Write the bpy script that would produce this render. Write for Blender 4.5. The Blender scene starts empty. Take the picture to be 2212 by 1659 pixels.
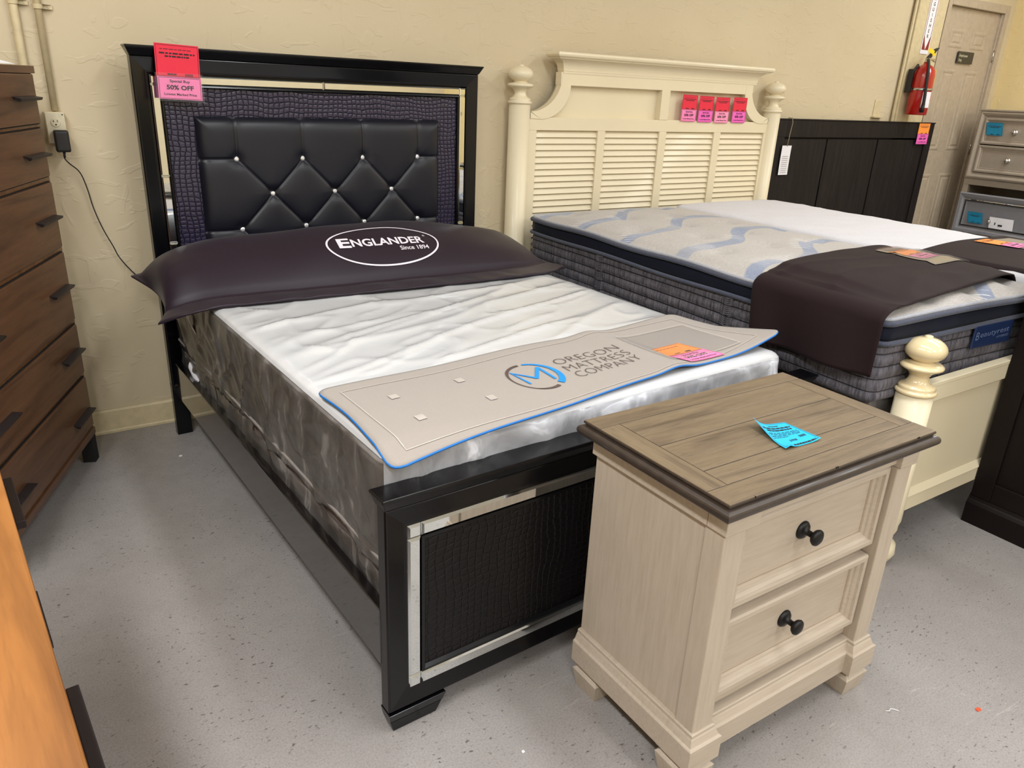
import bpy, bmesh, math, random
from mathutils import Vector, Matrix, noise
random.seed(7)
PI = math.pi
SC = bpy.context.scene
COL = SC.collection

# ------------------------------------------------------------------ camera
cam_d = bpy.data.cameras.new('camera'); cam = bpy.data.objects.new('camera', cam_d); COL.objects.link(cam)
cam.location = (-0.4817, -3.6946, 1.5813)
cam.rotation_euler = (1.1983, -0.0424, -0.5758)
cam_d.sensor_width = 36.0; cam_d.lens = 1628.0/2212*36; cam_d.clip_start = .02
SC.camera = cam
# ------------------------------------------------------------------ world, exposure
w = bpy.data.worlds.new('world'); SC.world = w; w.use_nodes = True
w.node_tree.nodes['Background'].inputs[0].default_value = (1, .97, .92, 1)
w.node_tree.nodes['Background'].inputs[1].default_value = .3
SC.view_settings.view_transform = 'Standard'; SC.view_settings.look = 'None'
SC.view_settings.exposure = 0.0; SC.view_settings.gamma = 1.0; SC.view_settings.use_curve_mapping = False
# ------------------------------------------------------------------ ceiling strip lights
def strip(x, y, sx, sy, p, colr=(.945, .975, 1), z=3.26):
    l = bpy.data.lights.new('ceiling_strip', 'AREA'); l.shape = 'RECTANGLE'; l.size = sx; l.size_y = sy
    l.energy = p; l.color = colr
    o = bpy.data.objects.new('ceiling_strip', l); COL.objects.link(o); o.location = (x, y, z)
for lx, ly, lp in ((-1.2, -2.6, 86), (1.2, -3.0, 54), (3.8, -2.7, 38), (5.9, -2.0, 58),
                   (-1.2, -6.0, 112), (1.3, -6.2, 80), (3.8, -6.2, 72), (6.0, -6.2, 66)):
    strip(lx, ly, .28, 2.4, lp)

# ------------------------------------------------------------------ materials
def nt(name):
    m = bpy.data.materials.new(name); m.use_nodes = True
    t = m.node_tree; return m, t, t.nodes['Principled BSDF']
def N(t, kind, **kw):
    n = t.nodes.new(kind)
    for k, v in kw.items():
        if k.startswith('i_'):
            n.inputs[k[2:].replace('_', ' ')].default_value = v
        else: setattr(n, k, v)
    return n
def L(t, a, b): t.links.new(a, b)
def srgb(r, g, b):
    f = lambda c: (c/255/12.92) if c/255 <= .04045 else ((c/255+.055)/1.055)**2.4
    return (f(r), f(g), f(b), 1)
def coords(t, scale=(1, 1, 1), rot=(0, 0, 0), kind='Object'):
    tc = N(t, 'ShaderNodeTexCoord'); mp = N(t, 'ShaderNodeMapping')
    mp.inputs['Scale'].default_value = scale; mp.inputs['Rotation'].default_value = rot
    L(t, tc.outputs[kind], mp.inputs['Vector']); return mp.outputs['Vector']
def ramp(t, fac, stops):
    r = N(t, 'ShaderNodeValToRGB'); cr = r.color_ramp
    while len(cr.elements) < len(stops): cr.elements.new(.5)
    for e, (p, c) in zip(cr.elements, stops): e.position = p; e.color = c
    L(t, fac, r.inputs['Fac']); return r.outputs['Color']
def mixc(t, fac, a, b, blend='MIX'):
    m = N(t, 'ShaderNodeMix', data_type='RGBA', blend_type=blend)
    for k, v in ((0, fac), (6, a), (7, b)):
        if hasattr(v, 'links') or hasattr(v, 'is_linked'): L(t, v, m.inputs[k])
        else: m.inputs[k].default_value = v
    return m.outputs[2]
def bump(t, p, h, strength=.3, dist=.01):
    b = N(t, 'ShaderNodeBump'); b.inputs['Strength'].default_value = strength; b.inputs['Distance'].default_value = dist
    L(t, h, b.inputs['Height']); L(t, b.outputs['Normal'], p.inputs['Normal']); return b
def math_(t, op, a, b=None, c=None):
    m = N(t, 'ShaderNodeMath', operation=op)
    for i, v in enumerate((a, b, c)):
        if v is None: continue
        if hasattr(v, 'is_linked'): L(t, v, m.inputs[i])
        else: m.inputs[i].default_value = v
    return m.outputs[0]
def noise_t(t, vec, scale, detail=4, rough=.55, dist=0):
    n = N(t, 'ShaderNodeTexNoise'); n.inputs['Scale'].default_value = scale; n.inputs['Detail'].default_value = detail
    n.inputs['Roughness'].default_value = rough; n.inputs['Distortion'].default_value = dist
    L(t, vec, n.inputs['Vector']); return n.outputs['Fac']
def plain(name, c, rough=.5, metal=0, coat=0, var=.06, nscale=30, bmp=0, sheen=0, spec=.5):
    m, t, p = nt(name); v = coords(t)
    n = noise_t(t, v, nscale)
    d = tuple(x*(1-var*1.6) for x in c[:3])+(1,); l = tuple(min(1, x*(1+var)) for x in c[:3])+(1,)
    L(t, ramp(t, n, [(.3, d), (.7, l)]), p.inputs['Base Color'])
    p.inputs['Roughness'].default_value = rough; p.inputs['Metallic'].default_value = metal
    p.inputs['Coat Weight'].default_value = coat; p.inputs['Coat Roughness'].default_value = .08
    p.inputs['Sheen Weight'].default_value = sheen; p.inputs['Specular IOR Level'].default_value = spec
    if bmp: bump(t, p, n, bmp, .002)
    return m
M = {}
def m_wall(name='wall_paint', ca=srgb(200, 184, 152), cb=srgb(208, 193, 162)):
    m, t, p = nt(name); v = coords(t, kind='Object')
    big = noise_t(t, v, .9, 3); fine = noise_t(t, v, 9, 6, .6)
    c = ramp(t, big, [(.3, ca), (.7, cb)])
    L(t, c, p.inputs['Base Color'])
    # trowel ridges
    v2 = coords(t, (9, 9, 22), (.2, .5, .3)); r1 = noise_t(t, v2, 1.0, 2, .4, .6)
    ridge = ramp(t, r1, [(.60, (0, 0, 0, 1)), (.64, (1, 1, 1, 1)), (.80, (.6, .6, .6, 1))])
    v3 = coords(t, (16, 16, 6), (0, -.6, 0)); r2 = noise_t(t, v3, 1.0, 2, .4, .8)
    ridge2 = ramp(t, r2, [(.64, (0, 0, 0, 1)), (.68, (1, 1, 1, 1)), (.85, (.6, .6, .6, 1))])
    h = math_(t, 'ADD', math_(t, 'MULTIPLY', fine, .5), math_(t, 'ADD', math_(t, 'MULTIPLY', ridge, .55), math_(t, 'MULTIPLY', ridge2, .55)))
    bump(t, p, h, .32, .006); p.inputs['Roughness'].default_value = .55
    return m
def m_floor():
    m, t, p = nt('sealed_concrete'); v = coords(t)
    big = noise_t(t, v, 1.3, 5, .6); mid = noise_t(t, v, 14, 5, .65); fine = noise_t(t, v, 190, 2, .5)
    c = ramp(t, big, [(.3, srgb(148, 142, 138)), (.5, srgb(161, 155, 152)), (.72, srgb(170, 164, 160))])
    c = mixc(t, math_(t, 'MULTIPLY', mid, .5), c, srgb(128, 123, 117))
    c = mixc(t, math_(t, 'MULTIPLY', ramp(t, fine, [(.4, (0, 0, 0, 1)), (.75, (1, 1, 1, 1))]), .4), c, srgb(96, 90, 84))
    # dark pits gathered in patches
    vs = coords(t, (55, 95, 1), (0, 0, .35)); pit = noise_t(t, vs, 1, 2, .5)
    clus = ramp(t, noise_t(t, v, 3.2, 3, .6), [(.38, (.12, .12, .12, 1)), (.60, (1, 1, 1, 1))])
    pm = ramp(t, pit, [(.635, (0, 0, 0, 1)), (.70, (1, 1, 1, 1))])
    pm = math_(t, 'MULTIPLY', pm, clus)
    c = mixc(t, math_(t, 'MULTIPLY', pm, .75), c, srgb(60, 54, 46))
    # sparse isolated specks
    vr = N(t, 'ShaderNodeTexVoronoi'); vr.inputs['Scale'].default_value = 15; L(t, v, vr.inputs['Vector'])
    sp = ramp(t, vr.outputs['Distance'], [(.045, (1, 1, 1, 1)), (.075, (0, 0, 0, 1))])
    sp = math_(t, 'MULTIPLY', sp, ramp(t, noise_t(t, v, 6, 2), [(.5, (0, 0, 0, 1)), (.56, (1, 1, 1, 1))]))
    c = mixc(t, math_(t, 'MULTIPLY', sp, .7), c, srgb(55, 50, 45))
    # pale scratches
    vq = coords(t, (1.2, 26, 1), (0, 0, .9)); sc = noise_t(t, vq, 1.1, 2, .4, .25)
    sm = ramp(t, sc, [(.497, (0, 0, 0, 1)), (.5, (1, 1, 1, 1)), (.503, (0, 0, 0, 1))])
    sm = math_(t, 'MULTIPLY', sm, ramp(t, noise_t(t, v, 2.1, 2), [(.52, (0, 0, 0, 1)), (.62, (1, 1, 1, 1))]))
    c = mixc(t, math_(t, 'MULTIPLY', sm, .35), c, srgb(196, 190, 182))
    L(t, c, p.inputs['Base Color'])
    L(t, ramp(t, mid, [(.3, (.34,)*3+(1,)), (.7, (.5,)*3+(1,))]), p.inputs['Roughness'])
    bump(t, p, math_(t, 'SUBTRACT', mid, pm), .12, .003)
    return m
def m_wood(name, dark, mid, light, axis='x', rough=.45, coat=.1,  scale=1.0, knots=False, grain=.35, gb=.12, dist=.5):
    m, t, p = nt(name)
    s = {'x': (1.2, 14, 14), 'y': (14, 1.2, 14), 'z': (14, 14, 1.2)}[axis]
    s = tuple(q*scale for q in s)
    v = coords(t, s); a = noise_t(t, v, 1.6, 5, .6, dist)
    s2 = tuple(q*7 for q in s); b = noise_t(t, coords(t, s2), 1.6, 3, .6)
    c = ramp(t, a, [(.28, dark), (.5, mid), (.72, light)])
    c = mixc(t, math_(t, 'MULTIPLY', ramp(t, b, [(.5, (0, 0, 0, 1)), (.7, (1, 1, 1, 1))]), grain), c, dark)
    if knots:
        vr = N(t, 'ShaderNodeTexVoronoi'); vr.inputs['Scale'].default_value = 2.1; vr.inputs['Randomness'].default_value = 1
        L(t, coords(t, {'x': (.6, 1, 1), 'y': (1, .6, 1), 'z': (1, 1, .6)}[axis]), vr.inputs['Vector'])
        k = ramp(t, vr.outputs['Distance'], [(.03, (1, 1, 1, 1)), (.05, (.4, .4, .4, 1)), (.075, (.0, .0, .0, 1))])
        c = mixc(t, math_(t, 'MULTIPLY', k, .75), c, tuple(x*.45 for x in dark[:3])+(1,))
    L(t, c, p.inputs['Base Color']); p.inputs['Roughness'].default_value = rough
    p.inputs['Coat Weight'].default_value = coat; p.inputs['Coat Roughness'].default_value = .25
    bump(t, p, b, gb, .001); return m
def m_croc(name, c0, c1, c2, ro, sp):
    m, t, p = nt(name); v = coords(t)
    n = N(t, 'ShaderNodeTexNoise'); n.inputs['Scale'].default_value = 5; L(t, v, n.inputs['Vector'])
    va = N(t, 'ShaderNodeVectorMath', operation='MULTIPLY_ADD'); L(t, n.outputs['Color'], va.inputs[0]); va.inputs[1].default_value = (.055, .0, .055); L(t, v, va.inputs[2])
    vr = N(t, 'ShaderNodeTexVoronoi', feature='DISTANCE_TO_EDGE'); vr.inputs['Scale'].default_value = 43; vr.inputs['Randomness'].default_value = .22
    mp = N(t, 'ShaderNodeMapping'); mp.inputs['Scale'].default_value = (1, 0, 1.18); L(t, va.outputs[0], mp.inputs['Vector']); L(t, mp.outputs[0], vr.inputs['Vector'])
    h = ramp(t, vr.outputs['Distance'], [(.02, (0, 0, 0, 1)), (.12, (.8, .8, .8, 1)), (.4, (1, 1, 1, 1))])
    L(t, ramp(t, vr.outputs['Distance'], [(.03, c0), (.1, c1), (.4, c2)]), p.inputs['Base Color'])
    p.inputs['Roughness'].default_value = ro; p.inputs['Specular IOR Level'].default_value = sp; bump(t, p, h, .9 if sp > .5 else .45, .004); return m
def m_fabric(name, c, c2, scale=900, rough=.9, sheen=.2, bmp=.3, spec=.3, wx=1, wz=1):
    m, t, p = nt(name); v = coords(t, (wx, 1, wz))
    ch = N(t, 'ShaderNodeTexNoise'); ch.inputs['Scale'].default_value = scale; ch.inputs['Detail'].default_value = 1; L(t, v, ch.inputs['Vector'])
    big = noise_t(t, v, 6, 3)
    cc = mixc(t, ch.outputs['Fac'], c, c2); cc = mixc(t, math_(t, 'MULTIPLY', big, .25), cc, tuple(x*.75 for x in c[:3])+(1,))
    L(t, cc, p.inputs['Base Color']); p.inputs['Roughness'].default_value = rough
    p.inputs['Sheen Weight'].default_value = sheen; p.inputs['Specular IOR Level'].default_value = spec
    bump(t, p, ch.outputs['Fac'], bmp, .001); return m
def m_plastic(name='clear_plastic_film', haze=.16, tint=(.93, .95, 1, 1), fr=1.0, bs=.35, flat=False):
    m = bpy.data.materials.new(name); m.use_nodes = True; t = m.node_tree
    for n in list(t.nodes):
        if n.type != 'OUTPUT_MATERIAL': t.nodes.remove(n)
    out = [n for n in t.nodes if n.type == 'OUTPUT_MATERIAL'][0]
    tr = N(t, 'ShaderNodeBsdfTransparent'); gl = N(t, 'ShaderNodeBsdfGlossy'); gl.inputs['Roughness'].default_value = .16
    df = N(t, 'ShaderNodeBsdfDiffuse'); df.inputs['Color'].default_value = tint
    lw = N(t, 'ShaderNodeFresnel'); lw.inputs['IOR'].default_value = 1.45
    v = coords(t, (3, 3, 3)); n1 = noise_t(t, v, 2.2, 5, .6, 1.2); v2 = coords(t, (7, 4, 3)); n2 = noise_t(t, v2, 2, 3, .55, 1.2)
    b = N(t, 'ShaderNodeBump'); b.inputs['Strength'].default_value = bs; b.inputs['Distance'].default_value = .010
    L(t, math_(t, 'ADD', n1, math_(t, 'MULTIPLY', n2, .5)), b.inputs['Height'])
    for q in (gl, lw): L(t, b.outputs['Normal'], q.inputs['Normal'])
    m1 = N(t, 'ShaderNodeMixShader'); m1.inputs[0].default_value = haze
    if not flat:
        n3 = noise_t(t, coords(t, (3, 7, 2.2), (.75, 0, 0)), 1.6, 4, .6, .8)
        hz = ramp(t, n3, [(.42, (haze*.6,)*3+(1,)), (.60, (haze*1.0,)*3+(1,)), (.66, (min(1, haze*2.2),)*3+(1,)), (.72, (haze,)*3+(1,))]); L(t, hz, m1.inputs[0])
    L(t, tr.outputs[0], m1.inputs[1]); L(t, df.outputs[0], m1.inputs[2])
    m2 = N(t, 'ShaderNodeMixShader'); L(t, math_(t, 'MULTIPLY', lw.outputs[0], fr), m2.inputs[0])
    L(t, m1.outputs[0], m2.inputs[1]); L(t, gl.outputs[0], m2.inputs[2]); L(t, m2.outputs[0], out.inputs[0])
    return m
def m_quilt():
    m, t, p = nt('quilted_knit'); v = coords(t)
    sx = N(t, 'ShaderNodeSeparateXYZ'); L(t, v, sx.inputs[0]); x, y = sx.outputs[0], sx.outputs[1]
    wob = math_(t, 'MULTIPLY', math_(t, 'SINE', math_(t, 'ADD', math_(t, 'MULTIPLY', x, 9.5), math_(t, 'MULTIPLY', y, 1.5))), .060)
    s = math_(t, 'ADD', math_(t, 'ADD', math_(t, 'MULTIPLY', x, -.42), y), wob)
    ph = math_(t, 'MODULO', math_(t, 'ADD', math_(t, 'MULTIPLY', s, 2.6), 20.35), 1.0)
    band = ramp(t, ph, [(0, (0, 0, 0, 1)), (.015, (1, 1, 1, 1)), (.19, (1, 1, 1, 1)), (.22, (.0, .0, .0, 1))])
    mask = ramp(t, noise_t(t, coords(t, (2.2, 2.2, 0)), 1, 1), [(.3, (.45,)*3+(1,)), (.5, (1, 1, 1, 1))])
    mel = noise_t(t, coords(t, (60, 260, 60)), 1, 3, .7)
    base = ramp(t, mel, [(.3, srgb(160, 153, 148)), (.7, srgb(188, 182, 175))])
    blue = ramp(t, mel, [(.3, srgb(118, 126, 147)), (.7, srgb(142, 150, 168))])
    c = mixc(t, math_(t, 'MULTIPLY', band, mask), base, blue)
    # white embroidered swooshes beside the bands
    ln = math_(t, 'SINE', math_(t, 'MULTIPLY', math_(t, 'ADD', math_(t, 'ADD', x, math_(t, 'MULTIPLY', y, .55)), wob), 230))
    lm = ramp(t, ln, [(.86, (0, 0, 0, 1)), (.97, (1, 1, 1, 1))])
    near = ramp(t, ph, [(.0, (0, 0, 0, 1)), (.05, (1, 1, 1, 1)), (.3, (1, 1, 1, 1)), (.36, (0, 0, 0, 1))])
    cl = ramp(t, noise_t(t, coords(t, (5, 5, 0)), 1, 1), [(.5, (0, 0, 0, 1)), (.55, (1, 1, 1, 1))])
    c = mixc(t, math_(t, 'MULTIPLY', math_(t, 'MULTIPLY', lm, near), cl), c, srgb(226, 226, 228))
    L(t, c, p.inputs['Base Color']); p.inputs['Roughness'].default_value = .85; p.inputs['Sheen Weight'].default_value = .2
    bump(t, p, mel, .2, .001); return m
def m_crinkle():
    m, t, p = nt('crinkled_grey_border'); v = coords(t, (85, 85, 10)); n = noise_t(t, v, 1, 3, .6, .4)
    sx = N(t, 'ShaderNodeSeparateXYZ'); L(t, coords(t), sx.inputs[0])
    g = math_(t, 'ABSOLUTE', math_(t, 'SINE', math_(t, 'MULTIPLY', sx.outputs[2], PI/.045)))
    gm = ramp(t, g, [(.03, (0, 0, 0, 1)), (.25, (1, 1, 1, 1))])
    c = ramp(t, n, [(.3, srgb(56, 54, 62)), (.5, srgb(92, 89, 96)), (.75, srgb(118, 114, 120))])
    c = mixc(t, gm, srgb(48, 46, 54), c)
    L(t, c, p.inputs['Base Color']); p.inputs['Roughness'].default_value = .8
    bump(t, p, math_(t, 'ADD', n, gm), .8, .006); return m
def m_leather():
    m, t, p = nt('black_faux_leather'); v = coords(t); n = noise_t(t, v, 420, 3)
    p.inputs['Base Color'].default_value = srgb(17, 18, 28); p.inputs['Roughness'].default_value = .40
    p.inputs['Specular IOR Level'].default_value = .45
    bump(t, p, n, .12, .0006); return m
def m_whitewash(name, axis):
    m = m_wood(name, srgb(171, 156, 138), srgb(178, 164, 147), srgb(184, 170, 153), axis, .5, .05, 4.5, grain=.09, gb=.03, dist=.1, knots=False); return m

M['wall'] = m_wall(); M['wallyellow'] = m_wall('side_wall_paint', srgb(226, 204, 150), srgb(232, 210, 158)); M['floor'] = m_floor()
M['ceiling'] = plain('ceiling_white', srgb(225, 222, 214), .9)
M['paint'] = plain('cream_trim_paint', srgb(206, 190, 152), .45)
M['black'] = plain('black_lacquer_wood', srgb(7, 7, 10), .24, spec=.35, coat=.12, var=.2, nscale=60)
M['blackgloss'] = plain('black_gloss_rail', srgb(12, 11, 13), .06, coat=.8, var=.1)
M['mirror'] = plain('mirror_glass', (.86, .89, .88, 1), .03, 1, var=.02)
M['bevelmirror'] = plain('bevelled_mirror_edge', (.80, .84, .84, 1), .10, 1, var=.02)
M['croc'] = m_croc('purple_sheen_crocodile_vinyl', srgb(12, 10, 22), srgb(50, 43, 68), srgb(40, 35, 55), .28, .7); M['crocdark'] = m_croc('black_crocodile_vinyl', srgb(5, 4, 6), srgb(12, 9, 12), srgb(10, 8, 10), .38, .35); M['leather'] = m_leather()  # headboard croc has a purple light sheen painted into its base colour
M['crystal'] = plain('crystal', (1, 1, 1, 1), .22, .6, var=.02)
M['plum'] = m_fabric('plum_satin', srgb(37, 23, 36), srgb(26, 17, 27), 1100, .42, .06, .25, .32)
M['choc'] = m_fabric('chocolate_twill', srgb(41, 27, 29), srgb(28, 18, 20), 1000, .7, .03, .25, .12)
M['thread'] = plain('white_thread', srgb(222, 214, 222), .7)
M['mattop'] = m_fabric('white_knit_ticking', srgb(224, 221, 218), srgb(208, 205, 201), 120, .8, .1, .4)
M['matside'] = m_fabric('dark_grey_border_knit', srgb(96, 88, 84), srgb(58, 52, 54), 38, .8, .1, .5)
M['boxside'] = m_fabric('slate_damask', srgb(70, 66, 74), srgb(52, 50, 60), 26, .8, .1, .4)
M['boxband'] = m_fabric('brown_damask_band', srgb(108, 88, 76), srgb(66, 54, 50), 34, .8, .1, .4)
M['tape'] = plain('edge_tape', srgb(140, 134, 130), .7)
M['film'] = m_plastic('clear_plastic_film', .62, (.86, .86, .87, 1), 1.3, .12, True); M['film_side'] = m_plastic('cloudy_plastic_film', .13, (.82, .79, .75, 1), 1.1, .25)
M['film_foot'] = m_plastic('bunched_plastic_film', .6, (.80, .81, .86, 1), 1.2, .3)
M['linen'] = m_fabric('beige_linen', srgb(170, 161, 153), srgb(146, 137, 130), 500, .8, .15, .5, .3, 3, 1)
M['bluepipe'] = plain('blue_piping', srgb(20, 110, 190), .5)
M['patch'] = plain('worn_adhesive', srgb(182, 174, 166), .6)
M['stitch'] = plain('pale_stitching', srgb(190, 181, 172), .7)
M['brownink'] = plain('brown_embroidery', srgb(84, 68, 62), .7)
M['blueink'] = plain('blue_embroidery', srgb(16, 136, 222), .5)
M['vinyl'] = m_plastic('clear_vinyl_pocket', .05, (.9, .9, .92, 1), .45, .05, True)
M['khaki'] = m_fabric('khaki_lining', srgb(138, 125, 104), srgb(118, 106, 88), 200, .55)
M['quilt'] = m_quilt(); M['crinkle'] = m_crinkle()
M['navy'] = m_fabric('navy_velvet', srgb(12, 20, 40), srgb(8, 14, 30), 300, .8, .05, .2)
M['greycord'] = m_fabric('blue_grey_cord', srgb(78, 82, 98), srgb(46, 50, 66), 160, .85, .2, .6)
M['silver'] = m_fabric('silver_braid', srgb(178, 178, 184), srgb(140, 142, 150), 160, .8)
M['whitequilt'] = m_fabric('bright_white_quilt', srgb(220, 218, 222), srgb(208, 206, 211), 70, .85, .1, .5)
M['label'] = plain('navy_label', srgb(24, 42, 80), .45); M['labelink'] = plain('navy_label_lettering', srgb(104, 120, 156), .4)
M['cream'] = plain('antique_cream_paint', srgb(224, 211, 180), .42, coat=.08, var=.02, nscale=3)
M['balldk'] = plain('aged_cream_paint', srgb(226, 206, 164), .22, coat=.4, var=.02, nscale=3)
M['ash'] = m_wood('charcoal_ash', srgb(16, 12, 11), srgb(27, 22, 21), srgb(38, 32, 30), 'z', .6, 0, 1.6); M['ash'].node_tree.nodes['Principled BSDF'].inputs['Specular IOR Level'].default_value = .25
M['esp'] = plain('espresso_wood', srgb(18, 10, 9), .5, spec=.2, var=.15, nscale=6)
M['nstop'] = m_wood('weathered_oak', srgb(82, 68, 54), srgb(112, 96, 75), srgb(124, 107, 84), 'x', .45, .08, 1.6, grain=.45)
M['nstopy'] = m_wood('weathered_oak_end', srgb(82, 68, 54), srgb(112, 96, 75), srgb(124, 107, 84), 'y', .45, .08, 1.6, grain=.45)
M['nsedge'] = plain('dark_oak_edge', srgb(58, 48, 41), .4, coat=.12, var=.15)
M['nsz'] = m_whitewash('whitewashed_oak_upright', 'z'); M['nsx'] = m_whitewash('whitewashed_oak_across', 'x')
M['glaze'] = plain('brown_glaze_line', srgb(150, 128, 98), .6)
M['knob'] = plain('oil_rubbed_bronze', srgb(28, 26, 26), .42, .5)
M['brown'] = m_wood('chestnut_pine', srgb(70, 46, 31), srgb(98, 67, 45), srgb(108, 75, 52), 'x', .42, .15, 1.0, True)
M['brownz'] = m_wood('chestnut_pine_upright', srgb(80, 52, 32), srgb(112, 76, 46), srgb(128, 90, 56), 'z', .4, .25)
M['honey'] = m_wood('honey_pine', srgb(118, 72, 30), srgb(152, 97, 44), srgb(166, 108, 52), 'x', .4, .3, .8, True)
M['pull'] = plain('dark_bronze_pull', srgb(44, 38, 40), .45, .4)
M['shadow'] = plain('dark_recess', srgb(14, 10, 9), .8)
M['taupe'] = plain('champagne_taupe_paint', srgb(164, 152, 136), .36, .15, coat=.1, var=.03)
M['grey'] = plain('daylit_taupe_paint', srgb(130, 130, 134), .38, .15, coat=.1, var=.03)  # open drawer's taupe with the grey-blue of daylight put into the colour
M['nickel'] = plain('brushed_nickel', srgb(200, 196, 190), .22, 1)
M['door'] = plain('taupe_door_paint', srgb(176, 160, 138), .45)
M['red'] = plain('extinguisher_red', srgb(176, 22, 14), .25, coat=.6, var=.04)
M['rubber'] = plain('black_rubber', srgb(24, 23, 24), .5)
M['yellow'] = plain('yellow_plastic', srgb(236, 204, 20), .4)
M['white'] = plain('white_paper', srgb(232, 230, 234), .7, var=.02)
M['signred'] = plain('sign_red', srgb(132, 26, 26), .5)
M['signdk'] = plain('dark_sign_plate', srgb(46, 44, 38), .3)
M['ink'] = plain('black_ink', srgb(34, 26, 30), .7)
M['cred'] = plain('red_card', srgb(226, 34, 62), .6, var=.02)
M['cpink'] = plain('pink_card', srgb(246, 132, 184), .6, var=.02)
M['chot'] = plain('hot_pink_card', srgb(240, 100, 186), .6, var=.02)
M['cpale'] = plain('pale_pink_card', srgb(250, 150, 186), .6, var=.02)
M['corange'] = plain('orange_card', srgb(255, 150, 60), .6, var=.02)
M['ccyan'] = plain('cyan_card', srgb(22, 176, 222), .55, var=.02)
M['cteal'] = plain('teal_card', srgb(16, 128, 164), .55, var=.02)
M['ivory'] = plain('ivory_plastic', srgb(214, 204, 176), .4)
M['cord'] = plain('black_cord', srgb(20, 20, 22), .45)
M['twine'] = plain('twine', srgb(140, 128, 108), .8)
M['leaf'] = plain('orange_scrap', srgb(222, 84, 48), .7)

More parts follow.
